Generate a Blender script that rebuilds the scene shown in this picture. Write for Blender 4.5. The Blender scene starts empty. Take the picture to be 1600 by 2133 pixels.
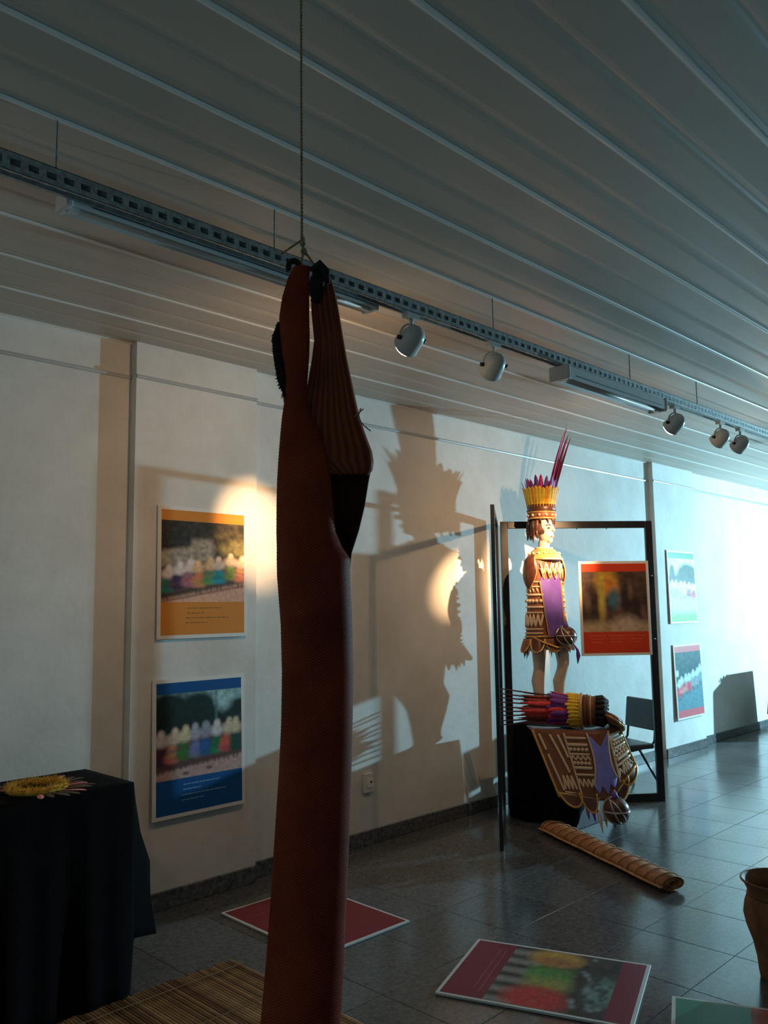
import bpy, math, random
import numpy as np
from mathutils import Vector, Matrix, Euler
random.seed(7); rng = np.random.default_rng(7)
PI = math.pi
scene = bpy.context.scene
col = scene.collection

# ---------------------------------------------------------------- camera
FPX, PITCH, ROLL, YAW, EYE = 1741.07, .112305, -.0139677, .7787677, 1.5
def cam_axes():
    c, s = math.cos(YAW), math.sin(YAW)
    fwd = Vector((c*math.cos(PITCH), s*math.cos(PITCH), math.sin(PITCH)))
    right = Vector((s, -c, 0)); up = right.cross(fwd)
    r2 = right*math.cos(ROLL) + up*math.sin(ROLL); u2 = up*math.cos(ROLL) - right*math.sin(ROLL)
    return r2, u2, fwd
CR, CU, CF = cam_axes()
cd = bpy.data.cameras.new('camera'); cam = bpy.data.objects.new('camera', cd); col.objects.link(cam)
cam.matrix_world = Matrix(((CR.x, CU.x, -CF.x, 0), (CR.y, CU.y, -CF.y, 0), (CR.z, CU.z, -CF.z, EYE), (0, 0, 0, 1)))
cd.sensor_fit = 'HORIZONTAL'; cd.sensor_width = 36; cd.lens = 36*FPX/1600; cd.clip_start = .05
scene.camera = cam
def ray(x, y): return CR*((x-800)/FPX) - CU*((y-1066.5)/FPX) + CF
def onz(x, y, z):                      # pixel -> point on a horizontal plane
    w = ray(x, y); return Vector((0, 0, EYE)) + w*((z-EYE)/w.z)
def ony(x, y, Y):                      # pixel -> point on a plane parallel to the back wall
    w = ray(x, y); return Vector((0, 0, EYE)) + w*(Y/w.y)
HR = Vector((math.sin(YAW), -math.cos(YAW), 0)); HF = Vector((math.cos(YAW), math.sin(YAW), 0))
def ond(x, y, d):                      # pixel -> point at a horizontal depth
    w = ray(x, y); return Vector((0, 0, EYE)) + w*(d/(w.dot(HF)))

# ---------------------------------------------------------------- world, exposure, main lamp
wd = bpy.data.worlds.new('world'); scene.world = wd; wd.use_nodes = True
wd.node_tree.nodes['Background'].inputs[0].default_value = (.55, .7, .85, 1)
wd.node_tree.nodes['Background'].inputs[1].default_value = .02
vs = scene.view_settings
vs.view_transform = 'Standard'; vs.look = 'None'; vs.gamma = 1; vs.use_curve_mapping = False; vs.exposure = -.06
FLOOD = Vector((12.2, .76, 1.74)); FLOOD_W = 2250; FLOOD_C = (.42, .82, 1.0)
WARM = (1.0, .60, .30)
fl = bpy.data.lights.new('floodlight_bulb', 'SPOT'); fl.energy = FLOOD_W; fl.color = FLOOD_C; fl.shadow_soft_size = .05; fl.spot_size = math.radians(130); fl.spot_blend = 1
flo = bpy.data.objects.new('floodlight_bulb', fl); flo.location = FLOOD; col.objects.link(flo)
flo.rotation_euler = Vector((-1, .72, -.12)).to_track_quat('-Z', 'Y').to_euler()

# ---------------------------------------------------------------- materials
def nt(name):
    m = bpy.data.materials.new(name); m.use_nodes = True
    return m, m.node_tree, m.node_tree.nodes['Principled BSDF']
def mat(name, c, rough=.6, metal=0, var=0, scale=20, bump=0, bscale=None, spec=None, c2=None, sheen=0):
    m, t, b = nt(name)
    b.inputs['Base Color'].default_value = (*c, 1); b.inputs['Roughness'].default_value = rough; b.inputs['Metallic'].default_value = metal
    if spec is not None: b.inputs['Specular IOR Level'].default_value = spec
    if sheen: b.inputs['Sheen Weight'].default_value = sheen
    if var or c2 or bump:
        tc = t.nodes.new('ShaderNodeTexCoord')
    if var or c2:
        n = t.nodes.new('ShaderNodeTexNoise'); n.inputs['Scale'].default_value = scale; n.inputs['Detail'].default_value = 5
        t.links.new(tc.outputs['Object'], n.inputs['Vector'])
        r = t.nodes.new('ShaderNodeValToRGB')
        a = [max(0, x*(1-var)) for x in c]; z = list(c2) if c2 else [min(1, x*(1+var)) for x in c]
        r.color_ramp.elements[0].color = (*a, 1); r.color_ramp.elements[1].color = (*z, 1)
        r.color_ramp.elements[0].position = .35; r.color_ramp.elements[1].position = .68
        t.links.new(n.outputs['Fac'], r.inputs['Fac']); t.links.new(r.outputs['Color'], b.inputs['Base Color'])
    if bump:
        n2 = t.nodes.new('ShaderNodeTexNoise'); n2.inputs['Scale'].default_value = bscale or scale*3; n2.inputs['Detail'].default_value = 6
        t.links.new(tc.outputs['Object'], n2.inputs['Vector'])
        bp = t.nodes.new('ShaderNodeBump'); bp.inputs['Strength'].default_value = bump; bp.inputs['Distance'].default_value = .01
        t.links.new(n2.outputs['Fac'], bp.inputs['Height']); t.links.new(bp.outputs['Normal'], b.inputs['Normal'])
    return m
def emit(name, c, s):
    m, t, b = nt(name); b.inputs['Emission Color'].default_value = (*c, 1); b.inputs['Emission Strength'].default_value = s
    b.inputs['Base Color'].default_value = (*c, 1); return m
def print_mat():
    m, t, b = nt('printed_photo'); a = t.nodes.new('ShaderNodeVertexColor'); a.layer_name = 'print'
    t.links.new(a.outputs['Color'], b.inputs['Base Color']); b.inputs['Roughness'].default_value = .5; b.inputs['Specular IOR Level'].default_value = .25; return m
def granite():
    m, t, b = nt('polished_granite'); tc = t.nodes.new('ShaderNodeTexCoord')
    geo = t.nodes.new('ShaderNodeNewGeometry')
    v = t.nodes.new('ShaderNodeTexVoronoi'); v.inputs['Scale'].default_value = 95
    n = t.nodes.new('ShaderNodeTexNoise'); n.inputs['Scale'].default_value = 34; n.inputs['Detail'].default_value = 8; n.inputs['Roughness'].default_value = .7
    oi = t.nodes.new('ShaderNodeObjectInfo')
    for x in (v, n): t.links.new(geo.outputs['Position'], x.inputs['Vector'])
    mx = t.nodes.new('ShaderNodeMix'); mx.data_type = 'RGBA'
    r = t.nodes.new('ShaderNodeValToRGB'); r.color_ramp.elements[0].position = .3; r.color_ramp.elements[1].position = .72
    r.color_ramp.elements[0].color = (.020, .022, .024, 1); r.color_ramp.elements[1].color = (.11, .118, .122, 1)
    t.links.new(n.outputs['Fac'], r.inputs['Fac'])
    t.links.new(r.outputs['Color'], mx.inputs['A']); t.links.new(v.outputs['Color'], mx.inputs['B'])
    hs = t.nodes.new('ShaderNodeHueSaturation'); hs.inputs['Saturation'].default_value = .12
    mx.inputs['Factor'].default_value = .06
    t.links.new(mx.outputs['Result'], hs.inputs['Color'])
    mr = t.nodes.new('ShaderNodeMapRange'); mr.inputs['To Min'].default_value = .85; mr.inputs['To Max'].default_value = 1.15
    t.links.new(oi.outputs['Random'], mr.inputs['Value']); t.links.new(mr.outputs['Result'], hs.inputs['Value'])
    t.links.new(hs.outputs['Color'], b.inputs['Base Color'])
    b.inputs['Roughness'].default_value = .17
    n3 = t.nodes.new('ShaderNodeTexNoise'); n3.inputs['Scale'].default_value = 3; t.links.new(geo.outputs['Position'], n3.inputs['Vector'])
    m3 = t.nodes.new('ShaderNodeMapRange'); m3.inputs['To Min'].default_value = .10; m3.inputs['To Max'].default_value = .26
    t.links.new(n3.outputs['Fac'], m3.inputs['Value']); t.links.new(m3.outputs['Result'], b.inputs['Roughness'])
    return m
def plaster():
    m, t, b = nt('white_plaster'); geo = t.nodes.new('ShaderNodeNewGeometry')
    n = t.nodes.new('ShaderNodeTexNoise'); n.inputs['Scale'].default_value = 2.2; n.inputs['Detail'].default_value = 8; n.inputs['Roughness'].default_value = .62
    t.links.new(geo.outputs['Position'], n.inputs['Vector'])
    r = t.nodes.new('ShaderNodeValToRGB'); r.color_ramp.elements[0].position = .32; r.color_ramp.elements[1].position = .66
    r.color_ramp.elements[0].color = (.60, .585, .55, 1); r.color_ramp.elements[1].color = (.73, .725, .71, 1)
    t.links.new(n.outputs['Fac'], r.inputs['Fac']); t.links.new(r.outputs['Color'], b.inputs['Base Color'])
    n2 = t.nodes.new('ShaderNodeTexNoise'); n2.inputs['Scale'].default_value = 16; n2.inputs['Detail'].default_value = 6
    t.links.new(geo.outputs['Position'], n2.inputs['Vector'])
    bp = t.nodes.new('ShaderNodeBump'); bp.inputs['Strength'].default_value = .16; bp.inputs['Distance'].default_value = .012
    t.links.new(n2.outputs['Fac'], bp.inputs['Height']); t.links.new(bp.outputs['Normal'], b.inputs['Normal'])
    b.inputs['Roughness'].default_value = .75; return m
def weave_mat(name, c1, c2, su, sv, rough=.6):
    m, t, b = nt(name); uv = t.nodes.new('ShaderNodeUVMap')
    mp = t.nodes.new('ShaderNodeMapping'); mp.inputs['Scale'].default_value = (su, sv, 1); t.links.new(uv.outputs['UV'], mp.inputs['Vector'])
    ck = t.nodes.new('ShaderNodeTexChecker'); ck.inputs['Scale'].default_value = 1; t.links.new(mp.outputs['Vector'], ck.inputs['Vector'])
    n = t.nodes.new('ShaderNodeTexNoise'); n.inputs['Scale'].default_value = 9; n.inputs['Detail'].default_value = 6
    tc = t.nodes.new('ShaderNodeTexCoord'); t.links.new(tc.outputs['Object'], n.inputs['Vector'])
    ck.inputs['Color1'].default_value = (*c1, 1); ck.inputs['Color2'].default_value = (*c2, 1)
    mx = t.nodes.new('ShaderNodeMix'); mx.data_type = 'RGBA'; mx.blend_type = 'MULTIPLY'; mx.inputs['Factor'].default_value = .65
    r = t.nodes.new('ShaderNodeValToRGB'); r.color_ramp.elements[0].position = .3; r.color_ramp.elements[0].color = (.35, .3, .28, 1); r.color_ramp.elements[1].position = .65
    t.links.new(n.outputs['Fac'], r.inputs['Fac']); t.links.new(ck.outputs['Color'], mx.inputs['A']); t.links.new(r.outputs['Color'], mx.inputs['B'])
    t.links.new(mx.outputs['Result'], b.inputs['Base Color']); b.inputs['Roughness'].default_value = rough
    b.inputs['Specular IOR Level'].default_value = .08
    bp = t.nodes.new('ShaderNodeBump'); bp.inputs['Strength'].default_value = .6; bp.inputs['Distance'].default_value = .002
    t.links.new(ck.outputs['Fac'], bp.inputs['Height']); t.links.new(bp.outputs['Normal'], b.inputs['Normal'])
    return m
M = dict(
    plaster=plaster(), granite=granite(), printed=print_mat(),
    grout=mat('dark_grout', (.055, .058, .06), .5),
    skirting=mat('granite_skirting', (.10, .105, .11), .3, var=.5, scale=40),
    panel=mat('ceiling_panel', (.51, .445, .38), .42, var=.03, scale=2),
    bead=mat('ceiling_bead', (.80, .79, .77), .35),
    rail=mat('glossy_rail', (.42, .44, .45), .32),
    galv=mat('galvanised_steel', (.36, .39, .40), .45, .75, var=.25, scale=60),
    white_metal=mat('white_enamel', (.62, .61, .59), .35),
    black_plastic=mat('black_plastic', (.015, .015, .015), .4),
    reflector=mat('white_reflector', (.66, .70, .72), .25),
    lens=emit('lit_lamp_lens', (1, .72, .42), 40), lens_off=mat('dark_lens', (.10, .10, .11), .15),
    foam=mat('white_foam_board', (.74, .73, .72), .5),
    black_metal=mat('black_painted_steel', (.018, .018, .020), .28, var=.2),
    blackcloth=mat('black_cloth', (.0035, .0028, .0035), .95, var=.25, bump=.15, bscale=400, spec=.12),
    wood=mat('table_wood', (.22, .13, .07), .5, var=.3),
    boxwood=mat('grey_plinth_wood', (.12, .105, .135), .5, var=.1),
    rope=mat('jute_rope', (.36, .22, .12), .9, var=.3, scale=200),
    basket=weave_mat('red_brown_basketry', (.42, .066, .024), (.27, .038, .015), 84, 640),
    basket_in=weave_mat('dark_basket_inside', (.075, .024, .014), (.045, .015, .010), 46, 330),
    basket_strip=weave_mat('striped_basketry', (.34, .085, .034), (.22, .05, .022), 18, .99),
    basket_dark=mat('black_binding', (.014, .009, .008), .8, bump=.4, bscale=300),
    bristle=mat('dark_fibre', (.03, .014, .010), .9),
    reed=mat('straw_reed', (.40, .22, .09), .55, var=.45, scale=7, c2=(.50, .30, .13)),
    rollmat=mat('woven_straw', (.50, .20, .075), .6, var=.25, scale=30, bump=.3, bscale=200),
    rollband=mat('straw_binding', (.66, .33, .15), .6, var=.2, scale=40),
    clay=mat('brown_clay', (.30, .115, .045), .6, var=.3, scale=14, bump=.2, bscale=90),
    skin=mat('mannequin_skin', (.62, .47, .36), .42),
    lip=mat('lip_paint', (.45, .12, .10), .5), eye=mat('eye_paint', (.03, .02, .02), .4),
    hair=mat('brown_hair', (.075, .026, .018), .5, var=.5, scale=60),
    brown=mat('brown_costume_fabric', (.20, .062, .022), .5, var=.18, scale=25, sheen=.2),
    darkbrown=mat('dark_brown_leather', (.095, .028, .012), .35, var=.2, scale=25),
    cream=mat('cream_piping', (.74, .55, .38), .45),
    gold=mat('gold_trim', (.62, .36, .12), .3, .35),
    purple=mat('purple_satin', (.17, .085, .42), .45, var=.12, scale=12),
    blue=mat('blue_violet_satin', (.22, .24, .74), .45, var=.12, scale=12),
    silver=mat('beaded_cord', (.55, .5, .45), .25, .6),
    f_yellow=mat('yellow_feather', (.90, .55, .03), .6, var=.15, scale=40),
    f_orange=mat('orange_feather', (.85, .36, .03), .6, var=.15, scale=40),
    f_purple=mat('purple_feather', (.20, .035, .32), .6, var=.2, scale=40),
    f_magenta=mat('magenta_feather', (.55, .03, .22), .6, var=.2, scale=40),
    f_red=mat('red_feather', (.72, .05, .06), .6, var=.2, scale=40),
    f_redbrown=mat('dark_red_feather', (.30, .04, .03), .6, var=.2, scale=40),
    f_brown=mat('brown_feather', (.12, .065, .05), .7, var=.3, scale=40),
    fluff=mat('yellow_down', (.62, .36, .05), .9, var=.25, scale=50),
    chairseat=mat('dark_blue_grey_plastic', (.035, .042, .048), .4, var=.1),
    socket=mat('socket_plastic', (.62, .62, .60), .35), pink=mat('pink_feather', (.75, .25, .28), .6),
)
def flat(name, c, rough=.42): 
    if name not in M: M[name] = mat(name, c, rough, spec=.25)
    return M[name]

# ---------------------------------------------------------------- mesh builder
class MB:
    def __init__(s): s.v = []; s.f = []; s.mi = []; s.uv = None; s.cur = 0
    def add(s, vs_, fs):
        o = len(s.v); s.v += [tuple(p) for p in vs_]
        for f in fs: s.f.append(tuple(i+o for i in f)); s.mi.append(s.cur)
        return s
    def box(s, c, d, R=None):
        c = Vector(c); h = Vector(d)/2
        P = [Vector((x*h.x, y*h.y, z*h.z)) for z in (-1, 1) for y in (-1, 1) for x in (-1, 1)]
        if R is not None: P = [R @ p for p in P]
        return s.add([c+p for p in P], [(0, 2, 3, 1), (4, 5, 7, 6), (0, 1, 5, 4), (2, 6, 7, 3), (0, 4, 6, 2), (1, 3, 7, 5)])
    def bbox(s, a, b): return s.box([(x+y)/2 for x, y in zip(a, b)], [abs(y-x) for x, y in zip(a, b)])
    def rings(s, R, closed=True, caps=True):
        n = len(R[0]); o = len(s.v); s.v += [tuple(p) for r in R for p in r]
        for i in range(len(R)-1):
            for j in range(n if closed else n-1):
                k = (j+1) % n
                s.f.append((o+i*n+j, o+i*n+k, o+(i+1)*n+k, o+(i+1)*n+j)); s.mi.append(s.cur)
        if caps and closed:
            s.f.append(tuple(o+j for j in range(n))[::-1]); s.f.append(tuple(o+(len(R)-1)*n+j for j in range(n))); s.mi += [s.cur]*2
        return s
    def tube(s, path, r, n=8, caps=True, flatten=1.0):
        path = [Vector(p) for p in path]; R = []; L = len(path)
        t0 = (path[1]-path[0]).normalized(); a = Vector((0, 0, 1)) if abs(t0.z) < .9 else Vector((1, 0, 0)); nx = t0.cross(a).normalized()
        for i, p in enumerate(path):
            t = (path[min(i+1, L-1)]-path[max(i-1, 0)])
            if t.length < 1e-9: t = t0
            t = t.normalized(); nx = nx - t*nx.dot(t)
            nx = nx.normalized() if nx.length > 1e-6 else t.orthogonal().normalized(); b = t.cross(nx)
            q = r(i/(L-1)) if callable(r) else (r[i] if isinstance(r, (list, tuple)) else r)
            R.append([p + nx*(q*math.cos(2*PI*j/n)) + b*(q*flatten*math.sin(2*PI*j/n)) for j in range(n)])
        return s.rings(R, True, caps)
    def cyl(s, a, b, r, n=12, r2=None): return s.tube([a, b], [r, r if r2 is None else r2], n)
    def lathe(s, prof, c=(0, 0, 0), n=24, caps=False, sx=1, sy=1, Rm=None):
        c = Vector(c); R = []
        for r, z in prof:
            ring = [Vector((sx*r*math.cos(2*PI*j/n), sy*r*math.sin(2*PI*j/n), z)) for j in range(n)]
            R.append([c + ((Rm @ p) if Rm is not None else p) for p in ring])
        return s.rings(R, True, caps)
    def ball(s, c, r, n=12, m=8, Rm=None):
        r = (r, r, r) if not isinstance(r, (tuple, list)) else r
        prof = [(max(math.sin(PI*i/m), 1e-3), -math.cos(PI*i/m)) for i in range(m+1)]; c = Vector(c); R = []
        for q, z in prof:
            ring = [Vector((r[0]*q*math.cos(2*PI*j/n), r[1]*q*math.sin(2*PI*j/n), r[2]*z)) for j in range(n)]
            R.append([c + ((Rm @ p) if Rm is not None else p) for p in ring])
        return s.rings(R, True, True)
    def torus(s, c, R_, r, n=28, k=8, Rm=None, sy=1):
        c = Vector(c); o = len(s.v)
        for i in range(n):
            a = 2*PI*i/n
            for j in range(k):
                b = 2*PI*j/k; p = Vector(((R_+r*math.cos(b))*math.cos(a), sy*(R_+r*math.cos(b))*math.sin(a), r*math.sin(b)))
                s.v.append(tuple(c + ((Rm @ p) if Rm is not None else p)))
        for i in range(n):
            for j in range(k):
                i2 = (i+1) % n; j2 = (j+1) % k
                s.f.append((o+i*k+j, o+i2*k+j, o+i2*k+j2, o+i*k+j2)); s.mi.append(s.cur)
        return s
    def sheet(s, fn, nu, nv, th=.003, u0=0, u1=1, v0=0, v1=1):      # thick sheet following fn(u, v)
        P = [[Vector(fn(u0+(u1-u0)*i/nu, v0+(v1-v0)*j/nv)) for i in range(nu+1)] for j in range(nv+1)]
        N = []
        for j in range(nv+1):
            row = []
            for i in range(nu+1):
                a = P[j][min(i+1, nu)]-P[j][max(i-1, 0)]; b = P[min(j+1, nv)][i]-P[max(j-1, 0)][i]
                q = a.cross(b); row.append(q.normalized() if q.length > 1e-12 else Vector((0, 0, 1)))
            N.append(row)
        w = nu+1; o = len(s.v); K = w*(nv+1)
        s.v += [tuple(P[j][i]) for j in range(nv+1) for i in range(w)] + [tuple(P[j][i]-N[j][i]*th) for j in range(nv+1) for i in range(w)]
        def q(*f): s.f.append(tuple(o+x for x in f)); s.mi.append(s.cur)
        for j in range(nv):
            for i in range(nu):
                a = j*w+i; q(a, a+1, a+w+1, a+w); q(K+a, K+a+w, K+a+w+1, K+a+1)
        for i in range(nu):
            q(i, K+i, K+i+1, i+1); a = nv*w+i; q(a, a+1, K+a+1, K+a)
        for j in range(nv):
            a = j*w; q(a, a+w, K+a+w, K+a); a = j*w+nu; q(a, K+a, K+a+w, a+w)
        return s
    def prism(s, poly, n, d):                                       # extrude a 3-D polygon by vector n*d
        n = Vector(n)*d; k = len(poly); A = [Vector(p) for p in poly]
        return s.add(A + [p+n for p in A], [tuple(range(k))[::-1], tuple(range(k, 2*k))] + [(i, (i+1) % k, k+(i+1) % k, k+i) for i in range(k)])
    def build(s, name, m, parent=None, smooth=False, off=(0, 0, 0), flipfix=True):
        me = bpy.data.meshes.new(name); off = Vector(off)
        me.from_pydata([tuple(Vector(p)-off) for p in s.v], [], s.f)
        ms = m if isinstance(m, (list, tuple)) else [m]
        for x in ms: me.materials.append(x)
        if len(ms) > 1: me.polygons.foreach_set('material_index', s.mi)
        if smooth: me.polygons.foreach_set('use_smooth', [True]*len(me.polygons))
        me.update(); me.validate()
        o = bpy.data.objects.new(name, me); col.objects.link(o)
        if parent: o.parent = parent
        elif off.length: o.location = off
        return o
def tag(o, label, cat, group=None):
    o['label'] = label; o['category'] = cat
    if group: o['group'] = group
    return o
def struct(o, label=None):
    o['kind'] = 'structure'
    if label: o['label'] = label
    return o
def thing(name, label, cat, loc=(0, 0, 0), rz=0, group=None):
    e = bpy.data.objects.new(name, None); col.objects.link(e); e.location = loc; e.rotation_euler = (0, 0, rz); e.empty_display_size = .1
    return tag(e, label, cat, group)
def dup(o, parent, name=None):
    c = o.copy(); col.objects.link(c); c.parent = parent; return c
def bevel(o, w=.004, seg=2):
    b = o.modifiers.new('bevel', 'BEVEL'); b.width = w; b.segments = seg; b.limit_method = 'ANGLE'; return o

# ---------------------------------------------------------------- the room
X0, X1, YF, YW, YP, HC = -1.6, 13.0, -3.4, 3.96, 3.905, 2.90
TS = .425
# floor: slab and tiles
fl_o = struct(MB().bbox((X0, YF, -.08), (X1, YW+.1, -.004)).build('floor', M['grout']), 'dark grey polished granite tile floor')
tile_me = None; restm = MB()
ty0 = 2.865 - TS*20; tx0 = 3.70 - TS*20
cells = []
i = 0
for a in range(0, 60):
    for b in range(0, 40):
        xa, ya = tx0+a*TS, ty0+b*TS
        if xa+TS < X0 or xa > X1 or ya+TS < YF or ya > YW+.1: continue
        cells.append((xa, ya))
def inview(x, y):
    p = Vector((x, y, -EYE)); d = p.dot(CF)
    if d < .3: return False
    sx = 800+FPX*p.dot(CR)/d; sy = 1066.5-FPX*p.dot(CU)/d
    return -150 < sx < 1750 and sy < 2350
g = .0009
for (xa, ya) in cells:
    lo = (max(xa+g, X0), max(ya+g, YF)); hi = (min(xa+TS-g, X1), min(ya+TS-g, YW+.1))
    if hi[0] <= lo[0] or hi[1] <= lo[1]: continue
    full = hi[0]-lo[0] > TS-3*g and hi[1]-lo[1] > TS-3*g
    if inview(xa+TS/2, ya+TS/2) and full:
        if tile_me is None:
            t_ = MB(); e = .0018; h = TS/2-g
            t_.add([(-h, -h, -.008), (h, -h, -.008), (h, h, -.008), (-h, h, -.008), (-h, -h, -e*.6), (h, -h, -e*.6), (h, h, -e*.6), (-h, h, -e*.6), (-h+e, -h+e, 0), (h-e, -h+e, 0), (h-e, h-e, 0), (-h+e, h-e, 0)],
                   [(0, 1, 5, 4), (1, 2, 6, 5), (2, 3, 7, 6), (3, 0, 4, 7), (4, 5, 9, 8), (5, 6, 10, 9), (6, 7, 11, 10), (7, 4, 8, 11), (8, 9, 10, 11)])
            to = t_.build('floor_tile', M['granite'], fl_o); tile_me = to
        else:
            to = dup(tile_me, fl_o)
        to.location = (xa+TS/2, ya+TS/2, 0); i += 1
    else:
        restm.bbox((*lo, -.008), (*hi, 0))
ro = restm.build('floor_tile_field', M['granite'], fl_o); ro['kind'] = 'stuff'
# ceiling: slab and long boards with a light bead at every joint
ce = struct(MB().bbox((X0, YF, HC+.012), (X1, YW+.1, HC+.1)).build('ceiling', M['panel']), 'ceiling of long cream panels with pale joint beads')
BW = .345
prof = [(0, -.002), (.003, -.006), (.011, -.0075), (.019, -.006), (.022, -.002), (.026, -.0005), (.035, -.0005), (.06, -.001), (.09, -.002), (.150, -.002), (.164, .000), (.174, .0035), (.184, .0035), (.194, .000), (.21, -.002), (.28, -.002), (.30, -.001), (.330, .003), (.345, -.001)]
L = X1-X0
b_ = MB(); n_ = len(prof)
b_.v = [(x, y, z) for x in (0, L) for y, z in prof] + [(x, y, .012) for x in (0, L) for y in (0, BW)]
for k in range(n_-1): b_.f.append((k, k+n_, k+n_+1, k+1)); b_.mi.append(1 if k < 4 else 0)
b_.f += [(2*n_, 2*n_+1, 2*n_+3, 2*n_+2), tuple(list(range(n_))+[2*n_+1, 2*n_]), tuple(list(range(2*n_-1, n_-1, -1))+[2*n_+2, 2*n_+3])]; b_.mi += [0, 0, 0]
board = None; y = 3.60 - BW*20
while y < YW:
    if y >= YF-.01:
        if board is None:
            o = b_.build('ceiling_board', [M['panel'], M['bead']], ce); board = o
        else: o = dup(board, ce)
        o.location = (X0, y, HC)
    y += BW
# walls
wb = struct(MB().bbox((X0, YW, 0), (X1, YW+.12, HC+.02)).build('wall_back', M['plaster']), 'white plaster wall hung with posters')
PIL = [(2.13, 2.905), (7.80, 8.70)]
for a, b in PIL: MB().bbox((a, YP, 0), (b, YW+.02, HC+.02)).build('pilaster', M['plaster'], wb)
struct(MB().bbox((X0-.12, YF-.12, 0), (X0, YW+.12, HC+.02)).build('wall_left', M['plaster']))
struct(MB().bbox((X1, YF-.12, 0), (X1+.12, YW+.12, HC+.02)).build('wall_right', M['plaster']))
struct(MB().bbox((X0, YF-.12, 0), (X1, YF, HC+.02)).build('wall_front', M['plaster']))
# skirting stones and the thin rail, following the wall and the pilasters
spans = [(X0, PIL[0][0], YW), (PIL[0][0], PIL[0][1], YP), (PIL[0][1], PIL[1][0], YW), (PIL[1][0], PIL[1][1], YP), (PIL[1][1], X1, YW)]
bb = bpy.data.objects.new('baseboard_back', None); col.objects.link(bb); struct(bb, 'low dark granite skirting along the poster wall')
for a, b, yy in spans:
    n = max(1, round((b-a)/.9)); w = (b-a)/n
    for k in range(n):
        bevel(MB().bbox((a+k*w+.001, yy-.014, 0), (a+(k+1)*w-.001, yy+.01, .088)).build('skirting_stone', M['skirting'], bb), .003, 1)
for k, (a, b, yy) in enumerate(spans):
    m_ = MB(); z = 2.715
    m_.add([(x, yy+dy, z+dz) for x in (a, b) for dy, dz in ((.004, .012), (-.008, .009), (-.011, 0), (-.008, -.009), (.004, -.012))],
           [(0, 1, 6, 5), (1, 2, 7, 6), (2, 3, 8, 7), (3, 4, 9, 8), (0, 4, 3, 2, 1), (5, 6, 7, 8, 9)])
    struct(m_.build('trim_%d' % (k+1), M['rail']), 'thin glossy rail high on the poster wall')

# ---------------------------------------------------------------- track, hanging rods, lamps
TY, TZ0 = 2.235, 2.685
tr = thing('lighting_track', 'perforated grey steel channel hung below the ceiling, carrying the lamps', 'lighting track', (X0+.2, TY, TZ0))
TL = 11.5
m_ = MB(); pitch = .05
m_.bbox((0, -.0225, .053), (TL, .0225, .055))
for sy in (-.0225, .0210):
    m_.bbox((0, sy, 0), (TL, sy+.0015, .017)); m_.bbox((0, sy, .036), (TL, sy+.0015, .055))
    for k in range(int(TL/pitch)): m_.bbox((k*pitch, sy, .017), (k*pitch+.021, sy+.0015, .036))
for sy in (-.0225, .0135): m_.bbox((0, sy, 0), (TL, sy+.009, .0015))
m_.build('channel', M['galv'], tr)
for px, py in ((505, 470), (965, 640), (1275, 745), (1420, 800), (160, 320)):
    X = onz(px, py, HC).x - (X0+.2)
    if px == 160: X = onz(160, 360, TZ0).x-(X0+.2)
    MB().cyl((X, 0, .055), (X, 0, HC-TZ0+.004), .003, 8).build('hanger_rod', M['galv'], tr)
def batten(xa, xb, yy, label, z=None, k=1):
    t = thing('fluorescent_fitting', label, 'light fitting', ((xa+xb)/2, yy, TZ0-.055 if z is None else z)); h = (xb-xa)/2; t.scale = (1, k, k)
    body = MB(); P = [(-.030, .055), (-.055, .045), (-.055, -.010), (-.050, -.013), (-.02, .015), (.02, .015), (.050, -.013), (.055, -.010), (.055, .045), (.030, .055)]
    body.prism([(-h, a, b) for a, b in P], (1, 0, 0), 2*h); body.build('housing', M['reflector'], t)
    for s_ in (-1, 1):
        c = MB().box((s_*(h+.008), 0, .018), (.022, .118, .076)).build('end_cap', M['white_metal'], t); bevel(c, .006)
        MB().box((s_*(h-.018), 0, -.004), (.03, .03, .034)).build('lamp_holder', M['white_metal'], t)
    MB().cyl((-h+.02, 0, -.008), (h-.02, 0, -.008), .013, 14).build('tube_lamp', M['white_metal'], t, True)
    MB().box((0, -.0555, .004), (2*h*.9, .002, .004)).build('seam', M['black_plastic'], t)
    return t
q1 = ony(1168, 775, TY); q2 = ony(1368, 832, TY)
batten(q1.x, q2.x, TY, 'unlit fluorescent fitting under the track between the second and third spotlight')
q1 = ony(137, 412, TY+.075)
batten(q1.x, q1.x+1.24, TY+.065, 'long unlit fluorescent fitting at the left end of the track', q1.z-.030, .68)
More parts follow.
